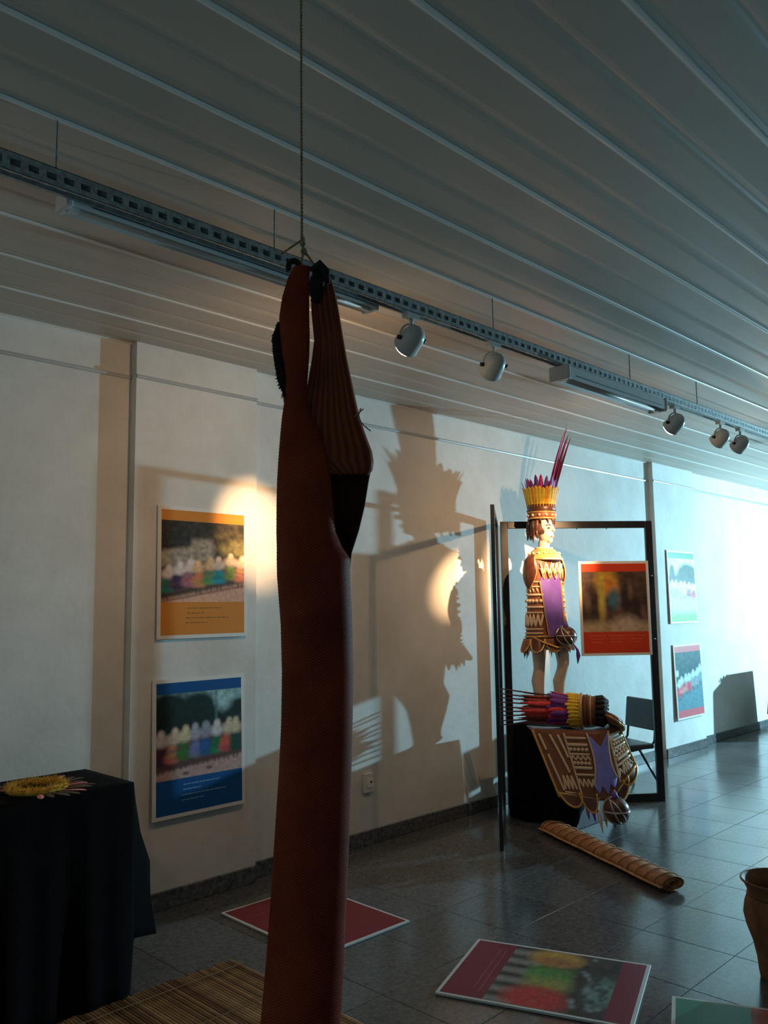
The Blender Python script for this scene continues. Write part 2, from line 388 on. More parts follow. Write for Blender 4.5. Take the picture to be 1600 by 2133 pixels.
def spot(px, py, target, lit, label, X=None, radius=.02):
    X = onz(px, py, TZ0).x if X is None else X
    base = Vector((X, TY, TZ0)); t = thing('track_spotlight', label, 'spotlight', base, 0, 'track spotlights')
    MB().box((0, 0, -.010), (.075, .032, .022)).build('mount', M['white_metal'], t)
    MB().cyl((0, 0, -.02), (0, 0, -.042), .008, 12).build('stem', M['white_metal'], t, True)
    d = Vector(target)-(base+Vector((0, 0, -.105))); az = math.atan2(d.y, d.x)
    C = Vector((0, 0, -.105)); ax = d.normalized(); side = Vector((-math.sin(az), math.cos(az), 0))
    pth = [C + side*(.056*math.cos(a)) + Vector((0, 0, .062*math.sin(a))) for a in np.linspace(0, PI, 15)]
    MB().tube(pth, .0045, 8).build('yoke', M['white_metal'], t, True)
    Q = ax.to_track_quat('Z', 'Y').to_matrix()
    prof = [(.004, -.062), (.018, -.060), (.032, -.052), (.043, -.036), (.049, -.012), (.052, .015), (.054, .042), (.056, .046), (.052, .047), (.050, .043), (.046, .02), (.03, .004), (.004, .0)]
    h = MB().lathe(prof, C, 28, True, Rm=Q).build('lamp_head', M['white_metal'], t, True)
    MB().lathe([(.001, .0), (.03, .002), (.046, .018), (.049, .030), (.001, .034)], C, 24, True, Rm=Q).build('lens', M['lens'] if lit else M['lens_off'], t)
    if lit: MB().lathe([(.001, .030), (.047, .030), (.047, .056), (.001, .062)], C, 24, True, Rm=Q).build('glass_front', M['lens'], t)
    for s_ in (-1, 1): MB().cyl(C+side*(s_*.050), C+side*(s_*.066), .009, 12).build('knob', M['black_plastic'], t, True)
    for W, ang, blend in lit:                             # narrow beam and wide spill of the same lamp
        l = bpy.data.lights.new('spot_beam', 'SPOT'); l.energy = W; l.color = WARM; l.spot_size = math.radians(ang); l.spot_blend = blend; l.shadow_soft_size = radius
        lo = bpy.data.objects.new('spot_beam', l); col.objects.link(lo); lo.parent = t
        lo.location = C + ax*.068; lo.rotation_euler = ax.to_track_quat('-Z', 'Y').to_euler()
    return t
spot(855, 655, (2.90, YP, 1.95), [(400, 22, 1), (24, 150, 1)], 'white spotlight on the track nearest to the hanging basket')
spot(1042, 710, (3.9, YW, 1.75), [], 'white spotlight just left of the short fluorescent fitting')
spot(1437, 840, (5.45, 3.7, 1.78), [(620, 32, 1), (40, 130, 1)], 'lit spotlight aimed down at the mannequin, glowing lens edge showing')
spot(1524, 875, (6.3, YW, 1.6), [], 'small dark spotlight second from the right end of the track')
spot(1594, 885, (6.6, YW, 1.5), [], 'spotlight cut by the right edge of the picture')
spot(0, 0, (4.86, YW, 1.68), [(1700, 12, 1)], 'lit spotlight on the track beyond the right edge of the picture', X=6.75)
spot(0, 0, (.9, YW, 1.2), [(14, 150, 1)], 'lit spotlight on the track beyond the left edge of the picture', X=.1)
spot(0, 0, (10.9, YW, 1.50), [(520, 24, .6)], 'lit spotlight on the track far beyond the right edge of the picture', X=8.7)
# floodlight stand beyond the right edge: the cool lamp
fs = thing('floodlight_stand', 'cool white bare floodlight on a thin black stand beyond the right table', 'floodlight', (FLOOD.x, FLOOD.y, 0))
MB().tube([(0, 0, .02), (.08, -.07, .5), (.09, -.08, FLOOD.z-.05)], .012, 10).build('pole', M['black_metal'], fs, True)
for k in range(3):
    a = 2*PI*k/3+.4; MB().cyl((0, 0, .35), (.35*math.cos(a), .35*math.sin(a), .008), .008, 8).build('leg', M['black_metal'], fs, True)
qf = Vector((-1, .72, -.12)).to_track_quat('Z', 'Y').to_matrix()
MB().lathe([(.004, -.10), (.05, -.095), (.09, -.04), (.10, -.02), (.098, -.02), (.045, -.09), (.004, -.092)], (0, 0, FLOOD.z), 24, True, Rm=qf).build('reflector', M['white_metal'], fs, True)

# ---------------------------------------------------------------- posters: boards with a printed picture
class Pic:
    def __init__(s, w, h, bg): s.w, s.h = w, h; s.a = np.ones((h, w, 3))*np.array(bg); s.x, s.y = np.meshgrid((np.arange(w)+.5)/w, (np.arange(h)+.5)/h)
    def mixin(s, m, c): s.a = s.a*(1-m[..., None]) + np.array(c)*m[..., None]
    def ell(s, cx, cy, rx, ry, c, soft=.15, op=1):
        d = np.sqrt(((s.x-cx)/rx)**2+((s.y-cy)/ry)**2); s.mixin(np.clip((1+soft-d)/(2*soft), 0, 1)*op, c)
    def rect(s, x0, y0, x1, y1, c, soft=.006, slope=0, op=1):
        yy = s.y-slope*(s.x-.5); k = lambda q: np.clip(.5+q/(2*soft), 0, 1)
        s.mixin(k(s.x-x0)*k(x1-s.x)*k(yy-y0)*k(y1-yy)*op, c)
    def noise(s, amt, sc):
        n = rng.random((max(2, s.h//sc+2), max(2, s.w//sc+2)))
        yi = np.arange(s.h)/sc; xi = np.arange(s.w)/sc; y0 = yi.astype(int); x0 = xi.astype(int); fy = (yi-y0)[:, None]; fx = (xi-x0)[None]
        v = n[y0][:, x0]*(1-fy)*(1-fx)+n[y0+1][:, x0]*fy*(1-fx)+n[y0][:, x0+1]*(1-fy)*fx+n[y0+1][:, x0+1]*fy*fx
        s.a = np.clip(s.a*(1+amt*(v[..., None]*2-1)), 0, 1)
    def mesh(s, x0, y0, x1, y1, z):
        me = bpy.data.meshes.new('photo_print'); w, h = s.w, s.h
        V = [(x0+(x1-x0)*i/w, y1+(y0-y1)*j/h, z) for j in range(h+1) for i in range(w+1)]
        F = [(j*(w+1)+i, (j+1)*(w+1)+i, (j+1)*(w+1)+i+1, j*(w+1)+i+1) for j in range(h) for i in range(w)]
        me.from_pydata(V, [], F); ca = me.color_attributes.new('print', 'FLOAT_COLOR', 'POINT')
        ap = np.pad(s.a, ((1, 1), (1, 1), (0, 0)), 'edge'); pt = (ap[:-1, :-1]+ap[1:, :-1]+ap[:-1, 1:]+ap[1:, 1:])/4
        ca.data.foreach_set('color', np.concatenate([pt, np.ones((h+1, w+1, 1))], 2).astype(np.float32).ravel()); me.materials.append(M['printed'])
        return me
def dancers(p, y, slope, tops, skirts, h=.30, legs=(.10, .05, .04)):
    n = len(skirts); rr = random.Random(n*31+int(y*100))
    for k in range(n):
        cx = (k+.5)/n+rr.uniform(-.02, .02); yy = y+slope*(cx-.5)+rr.uniform(-.02, .025); w = .62/n*rr.uniform(.9, 1.2)
        for q in (-.3, .25): p.rect(cx+q*w-.008, yy+h*.50, cx+q*w+.008, yy+h*.92, legs, .006)
        for j in range(4): p.ell(cx+rr.uniform(-.1, .1)*w, yy+h*(.16+.13*j), w*(.62+.13*j), h*.11, [min(1, c*rr.uniform(.75, 1.25)) for c in skirts[k]], .45)
        p.rect(cx-w*.9, yy-.02*h, cx+w*.9, yy+.03*h, (.18, .08, .06), .01, rr.uniform(-.5, .3), .7)
        lean = rr.uniform(-.1, .35)*w
        p.ell(cx+lean, yy-h*.13, w*rr.uniform(.8, 1.05), h*.19, tops[k], .4); p.ell(cx+lean*1.6, yy-h*.36, w*rr.uniform(.36, .5), h*.13, [min(1, c*1.15) for c in tops[k]], .4)
    p.noise(.18, 2)
def pic_orange():
    p = Pic(96, 92, (.035, .028, .02)); p.rect(.55, 0, 1.1, .42, (.09, .07, .03), .2); p.ell(.95, .33, .25, .10, (.22, .19, .07), .5); p.noise(.6, 5)
    p.rect(-.1, .30, .62, .50, (.40, .33, .26), .03, -.14); p.rect(.35, .22, .60, .34, (.44, .36, .28), .03); p.noise(.35, 3)
    p.rect(-.1, .86, 1.1, 1.3, (.72, .42, .30), .03, -.22)
    p.rect(-.1, .60, 1.1, .80, (.24, .12, .09), .05, -.15)
    T = [(.75, .62, .6)]*3+[(.85, .52, .28), (.80, .50, .25), (.80, .62, .50), (.86, .66, .42), (.85, .62, .42)]
    S = [(.02, .18, .13), (.05, .02, .08), (.42, .12, .20), (.66, .26, .10), (.16, .30, .10), (.02, .30, .38), (.22, .36, .06), (.75, .28, .14)]
    dancers(p, .60, -.16, T, S, .30); p.rect(-.1, .885, 1.1, .905, (.20, .08, .06), .012, -.2); return p
def pic_blue():
    p = Pic(96, 100, (.30, .52, .56)); p.ell(.12, .22, .30, .25, (.008, .020, .016), .25); p.ell(.48, .22, .22, .22, (.008, .022, .018), .2); p.ell(1.0, .28, .25, .16, (.010, .024, .02), .2)
    p.rect(-.1, .22, 1.1, .50, (.008, .02, .016), .05); p.ell(.78, .10, .10, .14, (.36, .58, .62), .5); p.rect(.675, 0, .70, .35, (.10, .22, .24), .01); p.noise(.35, 4)
    p.rect(-.1, .50, 1.1, .90, (.12, .05, .05), .04, -.05); p.rect(-.1, .86, 1.1, 1.3, (.50, .33, .30), .02, -.10)
    T = [(.60, .52, .54), (.68, .50, .42), (.66, .56, .34), (.42, .40, .50), (.30, .32, .42), (.66, .64, .68), (.66, .56, .40), (.64, .54, .38)]
    S = [(.07, .02, .05), (.50, .22, .15), (.05, .20, .03), (.16, .20, .42), (.02, .10, .35), (.02, .18, .08), (.66, .10, .08), (.008, .07, .04)]
    dancers(p, .56, -.08, T, S, .36); p.ell(.33, .95, .04, .02, (.2, .1, .1)); p.ell(.60, .925, .04, .02, (.2, .1, .1)); return p
def pic_red():
    p = Pic(80, 84, (.075, .045, .035)); p.noise(.5, 6)
    for k in range(16): p.ell(rng.random(), .3+.4*rng.random(), .03+.04*rng.random(), .14, random.choice([(.24, .12, .12), (.03, .02, .02), (.20, .13, .10), (.16, .07, .06)]), .6, .7)
    p.rect(-.1, .84, 1.1, 1.2, (.44, .33, .22), .06); p.ell(.65, .86, .18, .12, (.46, .36, .30), .6)
    p.ell(.38, .16, .15, .22, (.62, .36, .04), .5); p.ell(.42, .25, .10, .14, (.60, .22, .03), .5); p.ell(.30, .42, .05, .36, (.60, .48, .10), .6); p.ell(.48, .46, .09, .16, (.06, .16, .22), .5); p.noise(.25, 4); return p
def pic_green():
    p = Pic(64, 84, (.80, .86, .80)); p.ell(.72, .28, .42, .20, (.03, .10, .08), .15); p.ell(.12, .24, .10, .14, (.03, .10, .08), .2); p.rect(-.1, .26, 1.1, .42, (.03, .10, .09), .03); p.noise(.3, 4)
    p.rect(-.1, .56, 1.1, 1.2, (.60, .48, .38), .03); p.rect(-.1, .86, 1.1, 1.2, (.20, .42, .14), .06)
    T = [(.85, .75, .65)]*6; S = [(.55, .35, .22), (.60, .45, .3), (.7, .5, .3), (.75, .6, .5), (.45, .08, .12), (.5, .06, .12)]; dancers(p, .46, .02, T, S, .20); return p
def pic_pink():
    p = Pic(64, 80, (.012, .09, .11)); p.noise(.4, 4); p.rect(-.1, .55, 1.1, 1.2, (.10, .26, .32), .03, -.42)
    T = [(.55, .72, .76)]*7; S = [(.75, .10, .14), (.72, .25, .24), (.75, .3, .3), (.65, .08, .14), (.20, .35, .36), (.3, .36, .36), (.16, .3, .32)]
    dancers(p, .48, -.26, T, S, .26); p.ell(.05, .36, .05, .06, (.6, .8, .85)); return p
def pic_floor():
    p = Pic(96, 84, (.05, .045, .04)); p.noise(.5, 6)      # print turned on its side, as it lies
    for k in range(6): p.rect(-.05, .07+k*.17, .30, .16+k*.17, (.30, .27, .26), .03)
    p.ell(.42, .14, .24, .15, (.62, .34, .07), .3); p.ell(.42, .20, .19, .08, (.45, .18, .06), .3); p.rect(.22, .32, .62, .56, (.10, .30, .07), .05); p.rect(.25, .50, .64, .70, (.33, .34, .09), .06)
    p.ell(.40, .86, .27, .20, (.62, .05, .05), .3); p.ell(.92, .60, .14, .22, (.16, .28, .24), .4)
    for k in range(40): p.ell(.68+.30*rng.random(), .05+.9*rng.random(), .012+.02*rng.random(), .02+.03*rng.random(), random.choice([(.30, .35, .37), (.02, .02, .02), (.02, .03, .04), (.05, .05, .05)]), .6, .8)
    for k in range(30): p.ell(.25+.40*rng.random(), .04+.9*rng.random(), .03, .015, random.choice([(.5, .25, .05), (.15, .10, .05), (.40, .30, .08)]), .6, .35)
    p.noise(.25, 2)
    p.a = np.rot90(p.a, 1); p.h, p.w = p.a.shape[:2]; return p
def pic_floor2():
    p = Pic(60, 60, (.42, .10, .08)); p.ell(.3, .4, .25, .2, (.35, .2, .18), .5); p.ell(.7, .5, .3, .3, (.5, .08, .06), .5); p.noise(.4, 6); return p
PW, PH = .565, .70
def poster(label, bandc, pic, w=PW, h=PH, head=.085, foot=.26, textc=(.6, .6, .6), lines=((.30, .72), (.30, .50), (.28, .80), (.28, .54)), text_cols=1, border=.02, group='exhibition posters'):
    """board lies in its local XY plane, face towards +Z, its origin at the middle of the lower edge"""
    t = thing('poster', label, 'poster', group=group)
    bevel(MB().bbox((-w/2, 0, -.009), (w/2, h, .0)).build('board', M['foam'], t), .001, 1)
    bm = flat('band_%.2f_%.2f_%.2f' % bandc, bandc); x0, x1 = -w/2+border, w/2-border
    ih = h-2*border
    yf = border+foot*ih; yh = h-border-head*ih
    MB().bbox((x0, border, 0), (x1, yf, .0008)).build('caption_band', bm, t)
    if head: MB().bbox((x0, yh, 0), (x1, h-border, .0008)).build('header_band', bm, t)
    if pic:
        o = bpy.data.objects.new('photo_print', pic.mesh(x0, yf, x1, yh, .0006)); col.objects.link(o); o.parent = t
    if lines:
        tm = MB()
        for c_ in range(text_cols):
            for k, (a, b) in enumerate(lines):
                y = border+foot*ih*(.80-.60*k/max(4, len(lines)))
                a_, b_2 = (a, b) if text_cols == 1 else (.10+c_*.29+a*.2, .10+c_*.29+b*.26)
                x = x0+(x1-x0)*a_; xe = x0+(x1-x0)*b_2
                while x < xe:
                    wl = min(random.uniform(.008, .030), xe-x+.003); tm.bbox((x, y, .0008), (x+wl, y+.0042, .0012)); x += wl+.0045
        tm.build('caption_text', flat('text_%.2f_%.2f_%.2f' % textc, textc), t)['kind'] = 'stuff'
    return t
RW = Matrix(((1, 0, 0), (0, 0, -1), (0, 1, 0)))          # local Z -> -Y (faces the room)
def hang(t, x, y, z, lean=0, roll=0, rz=0):
    t.location = (x, y, z); t.rotation_mode = 'XYZ'; t.rotation_euler = (PI/2+lean, roll, rz)
wy = YP-.001
hang(poster('poster with orange bands and dancers under a dark sky, above the blue poster', (.66, .25, .035), pic_orange(), textc=(.20, .10, .03)), 2.545, wy-.020, 1.345, -.012)
hang(poster('poster with deep blue bands and dancers before trees, below the orange one', (.006, .085, .29), pic_blue(), textc=(.25, .42, .62)), 2.53, wy-.030, .44, -.026)
hang(poster('pale poster with a green header band on the far pilaster beyond the frame', (.06, .30, .16), pic_green(), w=.62, h=.74, foot=.0, lines=None), 8.30, wy-.020, 1.285, -.010)
hang(poster('small poster with pink red bands on the far pilaster, below the green one', (.66, .15, .17), pic_pink(), w=.62, h=.74, foot=.10, lines=None), 8.33, wy-.03, .335, -.02)
# floor posters
def floorp(t, corner, along, z=.0015+.009):
    t.location = (corner.x, corner.y, z); t.rotation_euler = (0, 0, math.atan2(along.y, along.x)-PI/2)
p = poster('plain dark red poster lying on the floor behind the hanging basket', (.24, .022, .032), None, w=.57, h=.745, head=0, foot=1.0, textc=(.34, .08, .07), lines=((.1, .8), (.1, .7), (.1, .75)), border=.014)
floorp(p, Vector((2.47+.285, 2.87)), Vector((.02, 1)))
p = poster('floor poster with crimson end bands and a photo of bright costumes', (.22, .012, .04), pic_floor(), w=.565, h=.745, head=.13, foot=.24, textc=(.36, .10, .13), lines=((.12, .9), (.12, .85)), border=.015)
# its photo runs sideways: lower edge (caption) at the left in the picture
A, B, D = Vector((3.087, 2.493)), Vector((3.354, 1.798)), Vector((2.562, 2.285))
floorp(p, (A+D)/2, B-A)
p = poster('floor poster with a green caption band, cut by the lower right corner of the picture', (.012, .20, .105), pic_floor2(), w=.565, h=.745, head=.12, foot=.36, textc=(.05, .25, .15), lines=((.1, .5),), border=.015)
E1 = onz(1400, 2080, 0); E2 = onz(1600, 2107, 0); al = (E2-E1).normalized(); pr_ = Vector((al.y, -al.x, 0))
if pr_.dot(HF) > 0: pr_ = -pr_
floorp(p, (E1+pr_*.2825).to_2d(), al)
E1 = onz(1578, 1658, 0)
p = poster('pale edged floor poster by the right edge of the picture beyond the frame', (.45, .12, .12), None, head=0, foot=1, textc=(.5, .3, .3), lines=((.2, .6),), border=.03)
floorp(p, Vector((E1.x+.33, E1.y-.06)), Vector((.35, -.94)))

# ---------------------------------------------------------------- black steel screen frames
FH = 2.14
F_near, F_far, F_right = Vector((4.274, 3.243, 0)), ony(1034, 1092, YW-.04), Vector((6.155, 3.115, 0))
F_far.z = 0
def frame(a, b, label, s_=.055, dp=.03):
    d = (b-a); w = d.length; t = thing('screen_frame', label, 'frame', a, math.atan2(d.y, d.x), 'black screen frames')
    for x in (s_/2, w-s_/2): bevel(MB().box((x, 0, FH/2), (s_, dp, FH)).build('post', M['black_metal'], t), .003)
    for z in (.03, FH-s_/2): bevel(MB().box((w/2, 0, z), (w-2*s_, dp-.002, s_ if z > 1 else .06)).build('rail', M['black_metal'], t), .003)
    for k in range(3): MB().cyl((w*(.3+.2*k), -.002, FH-s_-.008), (w*(.3+.2*k), -.002, FH-s_), .004, 8).build('hook', M['black_metal'], t)
    return t
dA = (F_right-F_far).normalized(); dB = (F_far-F_near).normalized()
frame(F_far+dA*.03, F_right, 'black steel screen frame standing open behind the mannequin, red poster hung in it')
frame(F_near, F_far-dB*.03, 'black steel screen frame seen edge on, left of the mannequin', .030, .026)
# red poster hung on the right post of the far frame
p = poster('poster with red orange bands hung in the black frame beside the mannequin', (.60, .055, .018), pic_red(), w=.55, h=.715, head=.09, foot=.235, textc=(.62, .20, .10), lines=((0, .95), (.1, .8), (.05, .7)), text_cols=3)
nrm = Vector((dA.y, -dA.x, 0))
if nrm.dot(HF) > 0: nrm = -nrm
pr_c = F_right - dA*(.075+.290) + nrm*.12
p.location = (pr_c.x, pr_c.y, 1.105); p.rotation_euler = (PI/2, 0, math.atan2(dA.y, dA.x))
for z in (.12, .60): MB().tube([(.262, z, -.009), (.315, z, -.025), (.340, z, -.104)], .004, 8).build('added_arm', M['black_metal'], p, True)  # arms added, holding the poster off the frame to place its shadow

# ---------------------------------------------------------------- draped cloths
def drape(name, label, x0, x1, y0, y1, h, drop, flare, seed, group=None, folds=9):
    """cloth over a box: a closed top and a skirt with folds, drop(a) gives its length round the perimeter (a in 0..1)"""
    rs = random.Random(seed); n = 160; per = []
    W, D = x1-x0, y1-y0; P = 2*(W+D); r = .03
    def at(s_):
        s_ %= P
        if s_ < W: return Vector((x0+s_, y0, 0)), Vector((0, -1, 0))
        s_ -= W
        if s_ < D: return Vector((x1, y0+s_, 0)), Vector((1, 0, 0))
        s_ -= D
        if s_ < W: return Vector((x1-s_, y1, 0)), Vector((0, 1, 0))
        s_ -= W; return Vector((x0, y1-s_, 0)), Vector((-1, 0, 0))
    cen = Vector(((x0+x1)/2, (y0+y1)/2, 0)); ph = [rs.random()*6.28 for _ in range(4)]
    base = []
    for k in range(n):
        s_ = P*k/n; p1, n1 = at(s_); nn = (at(s_-.05)[1]+at(s_+.05)[1]+n1).normalized(); base.append((p1, nn, k/n))
    rows = []
    for q in (0, .5, .92): rows.append([cen.lerp(p1, q)+Vector((0, 0, h+.004+.0015*math.sin(9*a*6.28+ph[0]))) for p1, nn, a in base])
    rows.append([p1 + nn*.002 + Vector((0, 0, h+.002)) for p1, nn, a in base])
    for j in range(1, 15):
        v = j/14; row = []
        for p1, nn, a in base:
            dp = drop(a); f = .006+v*(flare(a)) + .020*v*(math.sin(folds*6.28*a+ph[1])*.6+math.sin(folds*2.3*6.28*a+ph[2])*.4+1)
            row.append(p1 + nn*f + Vector((0, 0, h-dp*v)))
        rows.append(row)
    m_ = MB().rings(rows, True, False); m_.f.append(tuple(range(n))); m_.mi.append(0)
    o = m_.build(name, M['blackcloth'], None, True, off=(cen.x, cen.y, 0)); sd = o.modifiers.new('thick', 'SOLIDIFY'); sd.thickness = .002; sd.offset = 1
    return tag(o, label, 'tablecloth', group)
def table(label, x0, x1, y0, y1, h):
    c = ((x0+x1)/2, (y0+y1)/2, 0); t = thing('display_table', label, 'table', c); w, d = (x1-x0)/2-.012, (y1-y0)/2-.012
    bevel(MB().box((0, 0, h-.016), (2*w, 2*d, .03)).build('tabletop', M['wood'], t), .003)
    for sx in (-1, 1):
        for sy in (-1, 1): MB().box((sx*(w-.04), sy*(d-.04), (h-.03)/2), (.04, .04, h-.03)).build('leg', M['wood'], t)
    MB().box((0, 0, h-.07), (2*w-.1, 2*d-.1, .07)).build('apron', M['wood'], t); return t
TX0, TX1, TY0, TY1, TH = .72, 1.755, 3.165, 3.60, .805
table('low wooden table hidden under the black cloth at the left edge', TX0, TX1, TY0, TY1, TH)
def drop_l(a):                                         # perimeter: front, right, back, left
    P = 2*((TX1-TX0)+(TY1-TY0)); s_ = a*P; W = TX1-TX0; D = TY1-TY0
    if s_ < W-.02: return .795
    if s_ < W+.10: return .60
    if s_ < W+.22: return .34+.3*(s_-W-.10)/.12
    if s_ < W+D: return .70
    return .77
def flare_l(a):
    P = 2*((TX1-TX0)+(TY1-TY0)); s_ = a*P; W = TX1-TX0; D = TY1-TY0
    return .10 if W+.02 < s_ < W+D else .004
drape('tablecloth', 'black cloth draped to the floor over the table at the left edge', TX0, TX1, TY0, TY1, TH, drop_l, flare_l, 3, 'black draped cloths')
RX0, RX1, RY0, RY1 = 9.76, 10.4, 3.24, 3.60
table('small table under black cloth at the right edge of the picture', RX0, RX1, RY0, RY1, .80)
drape('tablecloth', 'black cloth over the far small table at the right edge', RX0, RX1, RY0, RY1, .80, lambda a: .55 if .7 < a < .95 else .74, lambda a: .04, 5, 'black draped cloths', 7)

# ---------------------------------------------------------------- feathers
FE = {}
def feather_mesh(kind, length, width, m, bend=.12):
    key = (kind, round(length, 3), round(width, 3), m.name, bend)
    if key in FE: return FE[key]
    b = MB(); n = 8
    prf = [(.04, 0), (.45, .12), (.85, .35), (1, .6), (.9, .8), (.55, .93), (.06, 1)] if kind == 'broad' else [(.35, 0), (.7, .15), (1, .4), (.95, .65), (.7, .85), (.08, 1)]
    L_, R_, C_ = [], [], []
    for w, v in prf:
        z = v*length; y = bend*length*v*v
        L_.append((-w*width/2, y-.10*w*width, z)); C_.append((0, y, z)); R_.append((w*width/2, y-.10*w*width, z))
    P = [[Vector(a), Vector(c), Vector(d)] for a, c, d in zip(L_, C_, R_)]
    b.sheet(lambda u, v: P[round(v*(len(P)-1))][round(u*2)], 2, len(P)-1, .0012)
    b.tube([(0, -.0005, -.02*length), *[c for c in C_[1:-1:2]], C_[-1]], lambda t: .0016*(1-t)+.0004, 5)
    o = b.build('feather', m, None, True); me = o.data; bpy.data.objects.remove(o); FE[key] = me; return me
def feather(parent, base, direction, out, kind, length, width, m, bend=.12, name='feather'):
    """base point, growing direction, 'out' = side the feather bends to"""
    me = feather_mesh(kind, length, width, m, bend); o = bpy.data.objects.new(name, me); col.objects.link(o); o.parent = parent
    z = Vector(direction).normalized(); y = Vector(out); y = (y - z*y.dot(z)).normalized(); x = y.cross(z)
    o.matrix_local = Matrix(((x.x, y.x, z.x, base[0]), (x.y, y.y, z.y, base[1]), (x.z, y.z, z.z, base[2]), (0, 0, 0, 1))); return o

# feather wreath on the left table
wc = onz(77, 1642, TH+.02); wr = thing('feather_headdress', 'yellow downy feather wreath with brown feathers lying on the black table', 'headdress', (wc.x, wc.y, TH+.009))
MB().torus((0, 0, .016), .098, .016, 36, 8).build('ring', M['fluff'], wr, True)
fz = MB()
for k in range(900):
    a = random.uniform(0, 6.283); b2 = random.uniform(-.3, 3.4); p0 = Vector(((.098+.014*math.cos(b2))*math.cos(a), (.098+.014*math.cos(b2))*math.sin(a), .016+.014*math.sin(b2)))
    dr = Vector((math.cos(b2)*math.cos(a), math.cos(b2)*math.sin(a), math.sin(b2)))+Vector([random.uniform(-.5, .5) for _ in range(3)])
    p1 = p0+dr.normalized()*random.uniform(.008, .020); s_ = Vector((random.uniform(-1, 1), random.uniform(-1, 1), random.uniform(-1, 1))).normalized()*.0022
    p1.z = max(p1.z, .001); fz.add([p0+s_, p0-s_, p1], [(0, 1, 2)])
fo = fz.build('down', M['fluff'], wr); fo['kind'] = 'stuff'
for k in range(22):
    a = -1.9+4.6*k/21+random.uniform(-.05, .05); d = Vector((math.cos(a), math.sin(a), random.uniform(.01, .10)))
    feather(wr, (d.x*.112, d.y*.112, .008), d, (0, 0, -1), 'broad', random.choice([.08, .10, .12]), .024, M['f_brown'] if k % 4 else M['pink'], .03)
# pink ornament on the right table
po = thing('feather_headdress', 'small pink feather bunch on the black table at the right edge', 'headdress', (9.84, 3.40, .807))
MB().ball((0, 0, .02), (.05, .04, .022)).build('bundle', M['pink'], po, True)
for k in range(9): feather(po, (0, 0, .014), (math.cos(k*.75), math.sin(k*.75), .28), (0, 0, -1), 'broad', .10, .03, M['pink'] if k % 2 else M['f_brown'], .05)

# ---------------------------------------------------------------- hanging basketry press
TD = 1.55
PXM = TD/FPX
bc = ond(640, 1300, TD); 
def bpt(px, py, dz=0.0):          # point of the basket's silhouette plane, dz metres towards the viewer
    return ond(px, py, TD) - HF*dz
def interp(tab, y):
    ys = [t[0] for t in tab]; return [float(np.interp(y, ys, [t[k] for t in tab])) for k in range(1, len(tab[0]))]
basket = thing('tipiti_basket', 'long red-brown woven basket tube hanging from a cord in the foreground', 'basket', (bc.x, bc.y, 0))
B0 = Vector((bc.x, bc.y, 0))
body = [(1165, 577, 729), (1200, 578, 729), (1300, 586, 733), (1400, 589, 735), (1500, 588, 733), (1600, 584, 730), (1700, 578, 726), (1800, 572, 722), (1900, 566, 717), (2000, 559, 712), (2133, 548, 705), (2300, 540, 696), (2420, 552, 680), (2500, 590, 640)]
front = [(556, 611, 646), (580, 599, 645), (620, 587, 645), (660, 581, 645), (700, 582, 646), (740, 588, 645), (790, 596, 641), (830, 593, 640), (870, 587, 650), (900, 584, 668), (950, 580, 683), (1000, 577, 690), (1050, 576, 694), (1110, 576, 700), (1140, 577, 712), (1165, 577, 729)]
back = [(566, 648, 684), (600, 648, 694), (640, 649, 702), (700, 655, 712), (740, 650, 719), (800, 640, 732), (860, 628, 745), (900, 620, 758), (940, 612, 773), (960, 608, 776), (1000, 604, 768), (1050, 600, 760), (1100, 596, 748), (1150, 594, 732), (1200, 590, 726)]
m_ = MB(); n, nv = 72, 560; R = []
ys = np.linspace(556, 2500, nv)
for j, y in enumerate(ys):
    l, r = interp(body, y) if y > 1165 else interp(front, y)
    cx = (l+r)/2; hw = (r-l)/2*PXM; ring = []
    k = min(1, max(0, (y-1010)/170)); k = k*k*(3-2*k)                 # 1: open tube, 0: flat folded strap
    dep = .85*k + .60*(1-k); bk = -.85*k + .25*(1-k)
    for i in range(n):
        a = 2*PI*i/n; w = .0007*math.sin(36*a+(j % 4)*PI/2)
        rr = hw+w; sn = math.sin(a); ring.append(bpt(cx, y) + HR*(rr*math.cos(a)) - HF*(rr*(dep*sn if sn > 0 else -bk*sn)))
    R.append(ring)
m_.rings(R, True, True)
def uvtube(o, n, nv):
    uvl = o.data.uv_layers.new(name='UVMap'); d = uvl.data
    for poly in o.data.polygons:
        for li in poly.loop_indices:
            vi = o.data.loops[li].vertex_index; i, j = vi % n, vi//n; u = i/n
            d[li].uv = (u if not (i == 0 and any((o.data.loops[k].vertex_index % n) == n-1 for k in poly.loop_indices)) else 1.0, j/nv)
o = m_.build('woven_tube', M['basket'], basket, True, off=B0); uvtube(o, n, nv)
def strap(tab, name, m, bulge, nu=24, nv=140, th=.004, depth0=0, curl=0, ripple=0):
    y0, y1 = tab[0][0], tab[-1][0]
    def fn(u, v):
        y = y0+(y1-y0)*v; l, r = interp(tab, y); hw = (r-l)/2*PXM; cx = (l+r)/2; c = 2*u-1
        z = bulge*hw*math.sqrt(max(0, 1-.96*c*c)) + depth0(v) + ripple*math.sin(u*PI*9)
        return bpt(cx, y) + HR*(hw*c) - HF*z
    b = MB().sheet(fn, nu, nv, th); o = b.build(name, m, basket, True, off=B0)
    w = nu+1; K = w*(nv+1); uvl = o.data.uv_layers.new(name='UVMap')
    for li, lp in enumerate(o.data.loops):
        q = lp.vertex_index % K; uvl.data[li].uv = ((q % w)/nu, (q//w)/nv)
    return o
